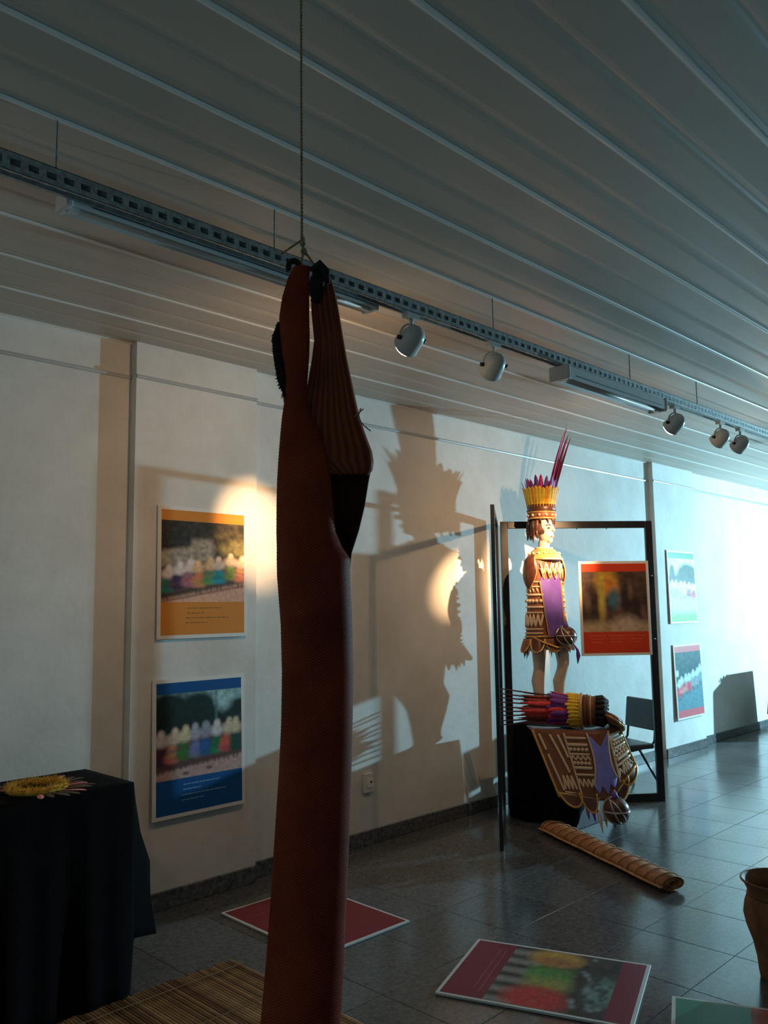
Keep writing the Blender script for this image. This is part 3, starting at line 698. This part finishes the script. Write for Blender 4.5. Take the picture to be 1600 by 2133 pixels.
# the rear strap: striped upper half folding over the dark mouth of the tube
strap([t for t in back if t[0] <= 960]+[(975, 640, 774), (985, 668, 765)], 'rear_strap', M['basket_strip'], .35, depth0=lambda v: -.030+.006*v, ripple=.0012)
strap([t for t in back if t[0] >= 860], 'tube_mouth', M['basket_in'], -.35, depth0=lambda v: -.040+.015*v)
# bristly edge of the front strap, loops and bindings at the top
br = MB()
for k in range(150):
    y = random.uniform(675, 830); ex = float(np.interp(y, [675, 700, 740, 790, 830], [578, 568, 572, 580, 594])); ix = interp(front, y)[0]+4
    p0 = bpt(ix, y, .0); p1 = bpt(ex+random.uniform(-4, 5), y+random.uniform(2, 16), random.uniform(-.01, .012)); br.tube([p0, (p0+p1)/2+Vector((0, 0, .003)), p1], lambda t: .0022*(1-t)+.0005, 4)
br.build('bristle_edge', M['bristle'], basket, off=B0)['kind'] = 'stuff'
strap([(668, 578, 600), (700, 566, 604), (740, 569, 610), (790, 578, 622), (825, 593, 612)], 'bristle_backing', M['basket_dark'], .3, 8, 30, .003, depth0=lambda v: -.012)
lp = [bpt(612+11*math.cos(a), 556+14*math.sin(a)*(-1), -.004) for a in np.linspace(-.3, PI+.5, 14)]
MB().tube(lp, .0062, 10).build('top_loop', M['basket_dark'], basket, True, off=B0)
kn = MB(); pth = [bpt(664, 556, -.02), bpt(664, 575, -.012), bpt(662, 600, -.012), bpt(655, 622, -.014)]
kn.tube([pth[0]+(pth[-1]-pth[0])*q+Vector((.002*math.sin(9*q), 0, .001*math.cos(11*q))) for q in np.linspace(0, 1, 14)], lambda q: .0095+.0085*math.sin(PI*min(1, q*1.05+.08))**.6+.0012*math.sin(26*q), 18, True, .9); kn.tube([bpt(650, 562, .0), bpt(666, 553, .006), bpt(680, 566, .0), bpt(682, 590, -.004)], [.006, .009, .008, .005], 10)
kn.build('top_binding', M['basket_dark'], basket, True, off=B0)
for q in ([(742, 862), (752, 850), (745, 872)], [(738, 868), (757, 852)], [(745, 872), (760, 888), (772, 898)]):
    MB().tube([bpt(*k, .0) for k in q] if len(q) > 2 else [bpt(*q[0]), bpt(*q[1])], .0012, 5).build('loose_fibre', M['rope'], basket, off=B0)
# cord
top = bpt(629, 500); ct = Vector((top.x, top.y, HC-.002))
cordt = thing('hanging_cord', 'thin brown twisted cord holding up the woven basket', 'cord', (top.x, top.y, top.z))
def twisted(a, b, r, turns):
    mm = MB(); a = Vector(a); b = Vector(b); d = (b-a); x = d.orthogonal().normalized(); y = d.normalized().cross(x); N = max(8, int(turns*6))
    for s_ in range(2): mm.tube([a+d*(k/N)+(x*math.cos(2*PI*turns*k/N+PI*s_)+y*math.sin(2*PI*turns*k/N+PI*s_))*r*.55 for k in range(N+1)], r*.62, 5)
    return mm
twisted(top, ct, .0026, 46).build('cord_strand', M['rope'], cordt, True, off=top)
for a, b in (((629, 500), (586, 527)), ((629, 500), (632, 528)), ((632, 520), (656, 552)), ((632, 526), (626, 556))):
    twisted(bpt(*a), bpt(*b, -.004), .0022, 6).build('cord_tie', M['rope'], cordt, True, off=top)
kb = MB().torus(bpt(631, 497), .006, .0028, 14, 6, Rm=Euler((1.4, .3, .5)).to_matrix()); kb.torus(bpt(633, 524), .005, .0028, 14, 6, Rm=Euler((.4, 1.1, .5)).to_matrix()); kb.ball(bpt(631, 508), .006, 8, 6)
kb.build('knot', M['rope'], cordt, True, off=top)

# ---------------------------------------------------------------- reed mat
RMX0, RMX1, RMY0, RMY1 = .70, 2.22, 1.75, 3.13
mt = thing('reed_mat', 'brown reed floor mat spread beneath the hanging basket', 'mat', ((RMX0+RMX1)/2, (RMY0+RMY1)/2, .001))
pit = .0135; nr = int((RMX1-RMX0)/pit); r0 = None
for k in range(nr):
    if r0 is None:
        hl = (RMY1-RMY0)/2; b = MB(); b.rings([[Vector((.0064*math.cos(2*PI*j/8), yy, .005+.0046*math.sin(2*PI*j/8))) for j in range(8)] for yy in (-hl, -hl*.33, hl*.33, hl)], True, True)
        r0 = o = b.build('reed', M['reed'], mt, True)
        reed_mats = [M['reed'], mat('pale_reed', (.50, .30, .14), .55, var=.35, scale=7), mat('dark_reed', (.20, .10, .045), .55, var=.4, scale=7)]
    else: o = dup(r0, mt)
    o.location = (RMX0+k*pit-(RMX0+RMX1)/2, random.uniform(-.012, .012), random.uniform(0, .0012))
    o.material_slots[0].link = 'OBJECT'; o.material_slots[0].material = random.choices(reed_mats, (5, 3, 3))[0]
for q in (-.62, -.3, 0, .3, .62): MB().box((0, q, .0098), (RMX1-RMX0, .004, .002)).build('binding_thread', M['rope'], mt)

# ---------------------------------------------------------------- rolled mat
ra, rb = Vector((4.84, 3.27, 0)), Vector((4.285, 2.14, 0)); d = rb-ra; LR = d.length
rm = thing('rolled_mat', 'rolled orange-brown straw mat lying on the floor before the plinth', 'mat', ra, math.atan2(d.y, d.x))
def spiral(t): 
    r = .022+.030*t; a = t*2*PI*2.6+1.2; return r*1.5*math.cos(a), .044+r*.76*math.sin(a)
sp = [spiral(k/70) for k in range(71)]; b = MB()
b.sheet(lambda u, v: (LR*v, sp[round(u*70)][0], sp[round(u*70)][1]-.003), 70, 12, .004); b.build('woven_sheet', M['rollmat'], rm, True)
for k in range(15):
    x = .05+(LR-.12)*k/14
    o = MB().tube([(x+.02*math.sin(a), .080*math.cos(a), .041+.0405*math.sin(a)) for a in np.linspace(-.25, PI+.25, 17)], .0035, 6).build('binding_ridge', M['rollband'], rm, True)
ed = MB().tube([(LR*q, -.082+.003*math.sin(q*20), .030) for q in np.linspace(0, 1, 20)], .010, 8, True, .6).build('folded_edge', M['rollband'], rm, True)

# ---------------------------------------------------------------- clay vessel
vp = onz(1640, 2040, 0); vz = thing('clay_vessel', 'brown clay vessel with a flared rim at the right edge of the picture', 'vase', (vp.x, vp.y, 0))
prof = [(.002, .002), (.085, .0), (.098, .006), (.102, .03), (.106, .08), (.118, .14), (.139, .20), (.148, .245), (.142, .285), (.130, .32), (.128, .335), (.140, .362), (.152, .378), (.150, .383), (.143, .379), (.122, .34), (.124, .32), (.135, .28), (.140, .245), (.10, .06), (.002, .03)]
MB().lathe(prof, (0, 0, 0), 40, True).build('vessel_body', M['clay'], vz, True)
MB().torus((0, 0, .378), .149, .005, 40, 8).build('rim', M['clay'], vz, True)
MB().torus((0, 0, .322), .130, .003, 40, 6).build('neck_cord', M['darkbrown'], vz, True)

# ---------------------------------------------------------------- socket on the wall
sk = ony(764, 1630, YW); so = thing('wall_socket', 'white wall socket low on the wall right of the hanging basket', 'socket', (sk.x, YW, sk.z))
bevel(MB().box((0, -.012, 0), (.075, .024, .12)).build('backplate', M['socket'], so), .004)
MB().box((.004, -.026, 0), (.045, .006, .055)).build('insert', M['foam'], so)
MB().cyl((.012, -.0285, .006), (.012, -.030, .006), .008, 12).build('socket_hole', M['black_plastic'], so)

# ---------------------------------------------------------------- chair behind the frame
ch = thing('metal_chair', 'dark small chair with a padded back standing behind the black frame', 'chair', (6.29, 3.51, 0), math.radians(-24))
for s_ in (-1, 1):      # chair looks along local -X ; back at +X
    MB().tube([(-.17, s_*.17, .335), (-.05, s_*.17, .34), (.13, s_*.17, .36), (.165, s_*.17, .40), (.20, s_*.165, .66)], .010, 8).build('side_tube', M['black_metal'], ch, True)
    MB().tube([(-.13, s_*.165, .335), (-.20, s_*.185, .005)], .010, 8).build('leg', M['black_metal'], ch, True)
    MB().tube([(.02, s_*.165, .34), (.22, s_*.185, .005)], .010, 8).build('leg', M['black_metal'], ch, True)
bevel(MB().box((-.02, 0, .362), (.36, .36, .04)).build('seat', M['chairseat'], ch), .014, 3)
q = Euler((0, .12, 0)).to_matrix()
bevel(MB().box((.182, 0, .60), (.035, .37, .24), q).build('backrest', M['chairseat'], ch), .012, 3)

# ---------------------------------------------------------------- plinth under the mannequin
QX0, QX1, QY0, QY1, QH = 4.975, 5.48, 3.15, 3.645, .655
pl = thing('plinth', 'grey wooden plinth under black cloth, carrying the mannequin', 'plinth', ((QX0+QX1)/2, (QY0+QY1)/2, 0))
w, d_ = (QX1-QX0)/2-.008, (QY1-QY0)/2-.008
bevel(MB().bbox((-w, -d_, 0), (w, d_, QH-.004)).build('box', M['boxwood'], pl), .004)
def drop_q(a):
    P = 2*((QX1-QX0)+(QY1-QY0)); s_ = a*P; W = QX1-QX0; D = QY1-QY0
    if s_ < .16: return .60-.26*s_/.16
    if s_ < W: return .34+.22*min(1, max(0, (s_-.3)/.3))
    if s_ < W+D: return .60
    return .64
drape('plinth_cloth', 'black cloth draped over the plinth below the mannequin', QX0, QX1, QY0, QY1, QH, drop_q, lambda a: .006, 11, 'black draped cloths', 6)
ZQ = QH+.008

# ---------------------------------------------------------------- mannequin
MP = Vector((5.35, 3.585, ZQ)); mn = thing('mannequin', 'pale mannequin in a patterned brown tunic standing on the black plinth', 'mannequin', MP, math.radians(-5))
def loft(mb, rows, n=20):             # rows: (centre, rx, ry)
    mb.rings([[Vector(c)+Vector((rx*math.cos(2*PI*j/n), ry*math.sin(2*PI*j/n), 0)) for j in range(n)] for c, rx, ry in rows], True, True)
b = MB()
for s_, fy, kb in ((-1, .03, 0), (1, -.05, -.035)):      # legs: the right one straight, the left one forward with a bent knee
    x = s_*.062
    loft(b, [((x, fy-.005, .03), .030, .034), ((x, fy, .075), .026, .030), ((x*1.02, fy+.012+kb*.3, .18), .036, .041), ((x*1.03, fy+.018+kb*.5, .27), .045, .050), ((x*1.02, fy+kb, .36), .040, .044), ((x, fy+kb*1.3, .40), .043, .047), ((x, fy+kb*1.1, .46), .048, .052), ((x*.98, fy*.6+kb*.6, .58), .060, .066), ((x*.9, fy*.2, .70), .070, .076), ((x*.7, 0, .76), .072, .078)])
    b.ball((x, fy-.035, .024), (.030, .075, .025), 14, 10); b.ball((x, fy-.085, .018), (.030, .035, .017), 12, 8)
loft(b, [((0, 0, .68), .120, .078), ((0, .002, .76), .136, .082), ((0, .002, .84), .118, .076), ((0, 0, .92), .100, .070), ((0, -.002, 1.0), .115, .076), ((0, -.003, 1.08), .130, .076), ((0, 0, 1.14), .140, .072), ((0, .004, 1.18), .105, .056), ((0, .004, 1.205), .060, .05)])
loft(b, [((0, .006, 1.17), .050, .050), ((0, .002, 1.23), .042, .043), ((0, -.006, 1.31), .041, .045)], 16)
HZ = 1.40
b.ball((0, .004, HZ+.025), (.074, .092, .100), 22, 16); b.ball((0, -.022, HZ-.035), (.056, .062, .072), 18, 12); b.ball((0, -.064, HZ-.088), (.022, .020, .018), 12, 8)
b.tube([(0, -.084, HZ+.018), (0, -.098, HZ-.005), (0, -.106, HZ-.022)], [.009, .011, .012], 10); b.ball((0, -.082, HZ-.052), (.022, .012, .007), 12, 8); b.ball((0, -.080, HZ-.064), (.018, .011, .007), 12, 8)
for s_ in (-1, 1): b.ball((s_*.075, .010, HZ-.008), (.008, .020, .030), 10, 8)
bo = b.build('body', M['skin'], mn, True); rmh = bo.modifiers.new('unite', 'REMESH'); rmh.mode = 'VOXEL'; rmh.voxel_size = .0065; rmh.use_smooth_shade = True
sm = bo.modifiers.new('smooth', 'SMOOTH'); sm.iterations = 4; sm.factor = .5
for s_ in (-1, 1):
    MB().ball((s_*.030, -.083, HZ+.006), (.012, .006, .006), 10, 8).build('eye', M['eye'], mn, True)
    MB().tube([(s_*.014, -.090, HZ+.024), (s_*.032, -.086, HZ+.030), (s_*.050, -.072, HZ+.024)], .003, 6).build('eyebrow', M['hair'], mn, True)
MB().ball((0, -.088, HZ-.058), (.019, .008, .007), 12, 8).build('lips', M['lip'], mn, True)
# hair: a cap and ragged locks round the sides and the nape
hb = MB(); hb.lathe([(.004, .128), (.050, .116), (.080, .085), (.096, .045), (.098, .0), (.092, -.04)], (0, .030, HZ), 26, True, sx=.92, sy=1.04)
for k in range(90):
    a = random.uniform(-.35, PI+.35); x, y = .083*math.cos(a), .020+.092*math.sin(a); z0 = HZ+random.uniform(.02, .10); ln = random.uniform(.07, .14)
    x1, y1 = x*(1.1+random.uniform(-.05, .22)), .02+(y-.02)*(1.1+random.uniform(-.05, .2)); z1 = max(z0-ln, HZ-.10+random.uniform(-.02, .02))
    hb.tube([(x*.9, y*.9, z0), (x*1.1, .02+(y-.02)*1.12, (z0+z1)/2), (x1, y1, z1)], [.011, .012, .002], 5)
for k in range(14):
    a = random.uniform(PI, 2*PI); x, y = .078*math.cos(a), .004+.086*math.sin(a); hb.tube([(x*.8, y*.8, HZ+.10), (x*1.06, y*1.06, HZ+.075), (x*1.12+.004, y*1.08, HZ+.035+random.uniform(-.01, .02))], [.010, .010, .002], 5)
hb.build('hair', M['hair'], mn, True)

def tunic_r(z):
    zs = [.48, .57, .67, .82, .98, 1.09, 1.17, 1.205, 1.23]
    return float(np.interp(z, zs, [.212, .205, .193, .178, .166, .162, .160, .120, .075])), float(np.interp(z, zs, [.112, .110, .106, .102, .098, .096, .090, .074, .062]))
def tun(th, z, off=0):                # th: angle from the front, positive to the wearer's right
    rx, ry = tunic_r(z); rip = .006*math.sin(7*th+1)*max(0, (1.0-z)/.5)
    return Vector((-(rx+off+rip)*math.sin(th), -(ry+off+rip)*math.cos(th), z))
D2R = PI/180
MB().sheet(lambda u, v: tun(PI-2*PI*u, 1.22-(1.22-.575)*v), 64, 30, -.004).build('tunic', M['brown'], mn, True)
# ornament helpers shared by the worn tunic and the draped one; S(a, b, off) is a surface
def piping(S, lines, r, m, name, parent, closed=False, off=.003, stuff=False):
    b = MB()
    for ln in lines:
        pts = []
        for (a0, b0), (a1, b1) in zip(ln[:-1], ln[1:]):
            k = max(2, int(math.hypot((a1-a0)*.15, b1-b0)/.012)); pts += [S(a0+(a1-a0)*q/k, b0+(b1-b0)*q/k, off) for q in range(k)]
        pts.append(S(*ln[-1], off)); b.tube(pts, r, 6)
    o = b.build(name, m, parent, True)
    if stuff: o['kind'] = 'stuff'
    return o
def zig(a0, a1, n, z0, z1): return [(a0+(a1-a0)*k/n, z0 if k % 2 else z1) for k in range(n+1)]
def dots(S, pts, r, m, parent, name='bead_dot'):
    for a_, z_ in pts:
        MB().ball(S(a_, z_, .004), r, 8, 6).build(name, m, parent, True)
for sd in (1, -1):
    A0, A1 = (44 if sd > 0 else 36)*D2R*sd, 165*D2R*sd
    for z in (1.0, .965, .905, .815, .775, .655, .625): piping(tun, [[(A0, z), (A1, z)]], .0095 if z in (.905, .815) else .0065, M['cream'], 'cream_band', mn)
    dots(tun, [(A0+(A1-A0)*(k+.5)/9, .86) for k in range(9)], .014, M['cream'], mn)
    piping(tun, [zig(A0, A1, 16, .675, .755)], .0085, M['cream'], 'zigzag_piping', mn)
    piping(tun, [zig(A0, A1, 16, .70, .77)], .004, M['cream'], 'zigzag_piping', mn)
    piping(tun, [[(A0+(A1-A0)*k/8, .925), (A0+(A1-A0)*k/8+.10*sd, .955)] for k in range(8)], .006, M['cream'], 'short_dashes', mn, stuff=True)
    # sleeve cap: a dark leaf over the armhole with a gold rim
    def leaf(u, v): 
        w = (31*D2R)*math.sin(PI*min(1, .16+.84*v))**.8 if v < 1 else 0
        return tun((92*D2R+(2*u-1)*w)*sd, 1.20-.26*v, .012+.02*math.sin(PI*v))
    MB().sheet(lambda u, v: leaf(u if sd > 0 else 1-u, v), 12, 14, -.005).build('sleeve_cap', M['darkbrown'], mn, True)
    MB().tube([leaf(0, v) for v in np.linspace(0, 1, 16)]+[leaf(1, v) for v in np.linspace(1, 0, 16)], .0055, 6).build('sleeve_trim', M['gold'], mn, True)
# violet front panel with jagged head and gold edge
def panel(u, v):
    z = 1.06-.47*v; c = (16-14*v)*D2R; w = (38-12*v)*D2R; top = .05*abs(((u*3) % 1)-.5)*2*(1-v)
    return tun(c+w*(1-2*u), z-top, .010)
MB().sheet(panel, 24, 20, -.005).build('front_panel', M['purple'], mn, True)
for u in (0, 1): MB().tube([panel(u, v)+Vector((0, -.002, 0)) for v in np.linspace(0, 1, 20)], .0055, 6).build('panel_edge', M['gold'], mn, True)
piping(tun, [zig(-44*D2R, 50*D2R, 10, 1.06, 1.14)], .007, M['cream'], 'chest_zigzag', mn, off=.006)
piping(tun, [zig(-44*D2R, 50*D2R, 10, 1.02, 1.10)], .005, M['gold'], 'chest_zigzag', mn, off=.012)
# collar
MB().lathe([(.060, 1.255), (.082, 1.240), (.112, 1.210), (.132, 1.178), (.136, 1.168), (.130, 1.166), (.060, 1.235)], (0, 0, 0), 40, False, 1.12, .98).build('collar', M['gold'], mn, True)
for r_, z_ in ((.064, 1.256), (.136, 1.170)): MB().torus((0, 0, z_), r_*1.05, .006, 44, 8, sy=.92).build('collar_edge', M['cream'], mn, True)
for k in range(16): MB().ball((.112*1.12*math.sin(k*PI/8), -.112*.98*math.cos(k*PI/8), 1.216), .009, 8, 6).build('collar_stud', M['cream'], mn, True)
# scalloped flaps and fringe at the hem
for k in range(9):
    c = (k*40+20)*D2R
    def flap(u, v, c=c):
        w = 19*D2R*math.sqrt(max(0, 1-(v*.98)**2)); return tun(c+w*(1-2*u), .585-.095*v, .012+.028*v)
    MB().sheet(flap, 10, 8, -.005).build('hem_flap', M['darkbrown'] if k % 2 else M['brown'], mn, True)
    MB().tube([flap(0, v) for v in np.linspace(0, 1, 9)]+[flap(1, v) for v in np.linspace(1, 0, 9)], .0055, 6).build('flap_trim', M['gold'], mn, True)
piping(tun, [[(-PI, .60), (PI, .60)]], .008, M['gold'], 'hem_band', mn)
for k in range(22):
    c = k*2*PI/22+.1; p0 = tun(c, .555, -.006); ln = random.uniform(.07, .13)
    MB().tube([p0, p0+Vector((p0.x*.10, p0.y*.10, -ln*.5)), p0+Vector((p0.x*.14, p0.y*.14, -ln))], [.009, .012, .001], 6, True, .4).build('fringe_strip', M['cream'] if k % 3 else M['darkbrown'], mn, True)
def orb(parent, c, r, nm='rattle_ball'):
    c = Vector(c); o = MB().ball(c, (r, r, r*.92), 20, 14).build(nm, M['darkbrown'], parent, True)
    for e in ((0, 0, 0), (1.15, 0, .4), (1.15, 0, -.7), (.5, .9, 0)): MB().torus(c, r*.985, .0055, 30, 6, Rm=Euler(e).to_matrix()).build('cord_ring', M['silver'], o, True)
    MB().tube([c+Vector((0, 0, r*.8)), c+Vector((0, .01, r*1.35))], [.022, .014], 8).build('ball_cap', M['purple'], o, True)
    return o
orb(mn, (-.01, -.188, .605), .074)
MB().tube([(.01, -.23, .55), (.04, -.245, .50), (.055, -.24, .46), (.05, -.235, .40)], [.004, .010, .016, .002], 8).build('tassel', M['f_purple'], mn, True)
MB().tube([tun(75*D2R, .60, .01), tun(45*D2R, .56, .03), tun(15*D2R, .52, .04), (-.01, -.21, .535)], .007, 8).build('belt_cord', M['gold'], mn, True)
MB().ball((-.015, -.222, .532), .012, 8, 6).build('belt_bead', M['silver'], mn, True)

# ---------------------------------------------------------------- feather headdress worn by the mannequin
rzm = math.radians(-5); hd0 = MP + Vector((0, .01, HZ+.080)); hd = thing('feather_headdress', 'tall crown of yellow and long red feathers on the mannequin', 'headdress', hd0, rzm)
def crown(parent, tall, lean):
    MB().lathe([(.096, 0), (.100, .004), (.103, .035), (.101, .05), (.096, .05), (.094, .0)], (0, 0, 0), 36).build('head_band', M['brown'], parent, True)
    for z, r_ in ((.0, .101), (.048, .104), (.062, .106)): MB().torus((0, 0, z), r_, .006, 40, 8).build('band_cord', M['gold'] if z < .06 else M['darkbrown'], parent, True)
    MB().lathe([(.098, .05), (.104, .062), (.110, .105), (.104, .105), (.098, .055)], (0, 0, 0), 36).build('upper_band', M['darkbrown'], parent, True)
    for k in range(12): MB().ball((.104*math.cos(k*PI/6), .104*math.sin(k*PI/6), .025), .010, 8, 6).build('band_stud', M['cream'], parent, True)
    for k in range(30):
        a = 2*PI*k/30; o = Vector((math.cos(a), math.sin(a), 0)); feather(parent, o*.106+Vector((0, 0, .085)), Vector((0, 0, 1))+o*.14, o, 'broad', .14+.025*random.random(), .042, M['f_yellow'] if k % 4 else M['f_orange'], .08, 'yellow_feather')
    for k in range(20):
        a = 2*PI*k/20+.1; o = Vector((math.cos(a), math.sin(a), 0)); feather(parent, o*.088+Vector((0, 0, .095)), Vector((0, 0, 1))+o*random.uniform(.02, .22), o, 'broad', random.uniform(.19, .24), .036, M['f_purple'] if k % 3 else M['f_magenta'], .12, 'purple_feather')
    for k in range(tall):
        f = k/(tall-1)-.5; o = Vector((lean[0]+f*.16, lean[1]+f*.05+random.uniform(-.03, .03), 0)); feather(parent, Vector((.04+f*.05, -.05+.02*(k % 3), .07)), Vector((0, 0, 1))+o, o if o.length else (1, 0, 0), 'long', random.uniform(.54, .68), .050, M['f_red'] if k % 2 else M['f_magenta'], .05, 'red_feather')
crown(hd, 9, (.20, -.14))

# ---------------------------------------------------------------- second headdress lying on the plinth
hc = ond(1232, 1496, 5.80); ax = (-HR + HF*.30).normalized(); 
h2 = bpy.data.objects.new('feather_headdress', None); col.objects.link(h2); tag(h2, 'feather crown lying on its side on the plinth, red feathers pointing left', 'headdress')
zz = ax; yy = Vector((0, 0, 1)); xx = yy.cross(zz)
h2.matrix_world = Matrix(((xx.x, yy.x, zz.x, hc.x), (xx.y, yy.y, zz.y, hc.y), (xx.z, yy.z, zz.z, ZQ+.112), (0, 0, 0, 1)))
MB().lathe([(.090, -.035), (.096, -.03), (.104, .02), (.108, .05), (.102, .05), (.090, -.02)], (0, 0, 0), 36).build('head_band', M['brown'], h2, True)
for z, r_, m in ((-.03, .096, 'darkbrown'), (0, .101, 'gold'), (.022, .106, 'darkbrown'), (.06, .112, 'gold')): MB().torus((0, 0, z), r_, .006 if z < .05 else .009, 40, 8).build('band_cord', M[m], h2, True)
MB().lathe([(.05, -.10), (.078, -.085), (.088, -.05), (.090, -.02), (.084, -.02), (.078, -.06)], (0, 0, 0), 28).build('hair_lining', M['basket_dark'], h2, True)
hb = MB()
for k in range(16):
    a = k*2*PI/16; hb.tube([(.085*math.cos(a), .085*math.sin(a), -.03), (.09*math.cos(a)+.01, .09*math.sin(a), -.075), (.06*math.cos(a+.4), .07*math.sin(a+.4), -.115)], [.016, .018, .006], 6)
hb.build('hair_tufts', M['basket_dark'], h2, True)
for k in range(28):
    a = 2*PI*k/28; o = Vector((math.cos(a), math.sin(a), 0)); feather(h2, o*.110+Vector((0, 0, .06)), Vector((0, 0, 1))+o*(.06 if o.y > -.5 else -.02), o, 'broad', random.uniform(.085, .11), .030, M['f_yellow'], .06, 'yellow_feather')
for k in range(34):
    a = 2*PI*k/34+.1; o = Vector((math.cos(a), math.sin(a), 0)); feather(h2, o*.100+Vector((0, 0, .10)), Vector((0, 0, 1))+o*(random.uniform(0, .16) if o.y > -.5 else -.04), o, 'broad', random.uniform(.15, .20), .044, M['f_purple'] if k % 4 else M['f_red'], .06, 'purple_feather')
for k in range(34):
    a = 2*PI*k/34; o = Vector((math.cos(a), math.sin(a), 0)); feather(h2, o*random.uniform(.06, .10)+Vector((0, 0, .13)), Vector((0, 0, 1))+o*(.02 if o.y > -.5 else -.05), o, 'long', random.uniform(.30, .37), .036, M['f_red'] if k % 3 == 0 else M['f_redbrown'], .02, 'red_feather')
for k in range(9):
    f = -1+2*k/8; MB().tube([(.03*math.sin(k*2), .085*f, .12), (.02*math.sin(k*2), .10*f+.01, .40), (.02*math.sin(k*2), .125*f+.014, .62)], [.006, .0055, .004], 6).build('quill_rod', M['darkbrown'], h2, True)

# ---------------------------------------------------------------- second costume draped over the plinth corner
dc = ond(1240, 1510, 5.66); dc.z = ZQ+.012
dr = thing('draped_costume', 'brown patterned tunic with blue panel draped over the front of the plinth', 'costume', dc)
def dra_l(lat, v, off=0):             # lat: metres left or right of the panel's middle, v 0..1 downwards
    c = .015+.025*v; q = lat/.42 if lat < 0 else lat/.24
    dep = (.15 if lat < 0 else .20)*abs(q)**1.5 - .12*v - .008*math.sin(q*8+1)*v
    return HR*(c+lat) + HF*(dep-off) + Vector((0, 0, -.02-.415*v+.16*max(0, q)*v+.03*max(0, q)*(1-v)))
def dra(u, v, off=0):                 # u -1..1 across, v 0..1 downwards
    return dra_l(u*((.42-.12*v) if u < 0 else (.18+.07*v)), v, off)
def dsh(u0, u1, v0, v1, th=-.005, off=0, nu=16, nv=16): return MB().sheet(lambda a, b: dra(u0+(u1-u0)*a, v0+(v1-v0)*b, off), nu, nv, th)
dsh(-1, 1, 0, 1, nu=40, nv=24).build('tunic', M['brown'], dr, True)
# top part folding back over the plinth
MB().sheet(lambda a, b: dra(-1+2*a, 0)+(HF*(.16*(1-b))+Vector((0, 0, .004*(1-b)))), 30, 5, -.005).build('shoulder_fold', M['brown'], dr, True)
def vpan(a, b): 
    u = (.075+.005*b)*(2*a-1)*(1-.32*math.sin(PI*b)); notch = .20*(1-abs(2*a-1))*(1-b)**2; tail = .16*abs(((a*3) % 1)-.5)*2*b*b
    return dra_l(u, .02+.90*b+notch-tail*.8, .008)
MB().sheet(vpan, 24, 20, -.004).build('blue_panel', M['blue'], dr, True)
for a in (0, 1): MB().tube([vpan(a, b) for b in np.linspace(0, 1, 18)], .006, 6).build('panel_edge', M['cream'], dr, True)
for sd in (-1, 1):
    a0, a1 = (.42, .93) if sd > 0 else (-.20, -.52)
    for v in (.10, .20, .34, .54, .64): piping(dra, [[(a0, v), (a1, v)]], (.0115 if v in (.2, .54) else .0085), M['cream'], 'cream_band', dr)
    dots(dra, [(a0+(a1-a0)*(k+.5)/5, q) for k in range(5) for q in (.27, .47)], .013, M['cream'], dr)
    piping(dra, [zig(a0, a1, 8, .70, .82)], .006, M['cream'], 'zigzag_piping', dr); piping(dra, [zig(a0, a1, 8, .36, .43)], .006, M['cream'], 'zigzag_piping', dr)
    piping(dra, [[(a1*(1 if sd < 0 else .44), .03), (a1*(1 if sd < 0 else .44), .92)]], .007, M['cream'], 'long_piping', dr); piping(dra, [[(sd*.97, .0), (sd*.99, .98)]], .009, M['gold'], 'edge_piping', dr)
    if sd < 0:
        for ln in ([(-.90, .06), (-.88, .30)], [(-.88, .36), (-.84, .88)], [(-.74, .06), (-.62, .62)], [(-.62, .06), (-.56, .40)], [(-.84, .90), (-.60, .92)]): piping(dra, [ln], .008, M['cream'], 'dash_piping', dr)
    piping(dra, [zig(sd*.58, sd*.80, 6, .66, .86)], .007, M['cream'], 'zigzag_piping', dr); piping(dra, [[(sd*.18, .98), (sd*.97, .92)]], .010, M['gold'], 'lower_piping', dr)
    for c, wd, ln in ((sd*.74, .22 if sd < 0 else .26, .20), (sd*.40, .17 if sd < 0 else .24, .27)):
        def fl2(a, b, c=c, wd=wd, ln=ln):
            w = wd*math.sqrt(max(0, 1-(b*.98)**2)); return dra(c+w*(2*a-1), .90+ln*b, .010+.012*b)
        MB().sheet(fl2, 12, 8, -.005).build('hem_flap', M['darkbrown'], dr, True)
        MB().tube([fl2(0, v) for v in np.linspace(0, 1, 10)]+[fl2(1, v) for v in np.linspace(1, 0, 10)], .007, 6).build('flap_trim', M['gold'], dr, True)
orb(dr, dra_l(.02, 1.14, .05), .085)
for u, v0, v1, m in ((-.28, 1.12, 1.46, 'cream'), (-.16, 1.12, 1.36, 'gold'), (.28, 1.12, 1.50, 'cream'), (.18, 1.2, 1.38, 'silver'), (-.5, 1.1, 1.28, 'purple'), (-.38, 1.1, 1.3, 'f_purple'), (.02, 1.25, 1.38, 'f_purple')):
    MB().tube([dra(u, v0, .01), dra(u*1.02, (v0+v1)/2, .02), dra(u*1.05, v1, .015)], [.010, .013, .002], 6, True, .5).build('tassel', M[m], dr, True)
# gold and dark shoulder pieces lying at the right end of the fold
for q, (ox, oz) in enumerate(((.10, .02), (.16, -.01))):
    c = dra(.62+q*.16, .0)+Vector((0, 0, .03+oz)); MB().lathe([(.03, -.02), (.06, -.01), (.07, .012), (.055, .03), (.02, .034)], c, 18, True, Rm=Euler((.4, .5+.2*q, .3)).to_matrix()).build('shoulder_piece', M['darkbrown'] if q else M['brown'], dr, True)
    MB().torus(c, .068, .007, 24, 6, Rm=Euler((.4, .5+.2*q, .3)).to_matrix()).build('shoulder_trim', M['gold'], dr, True)
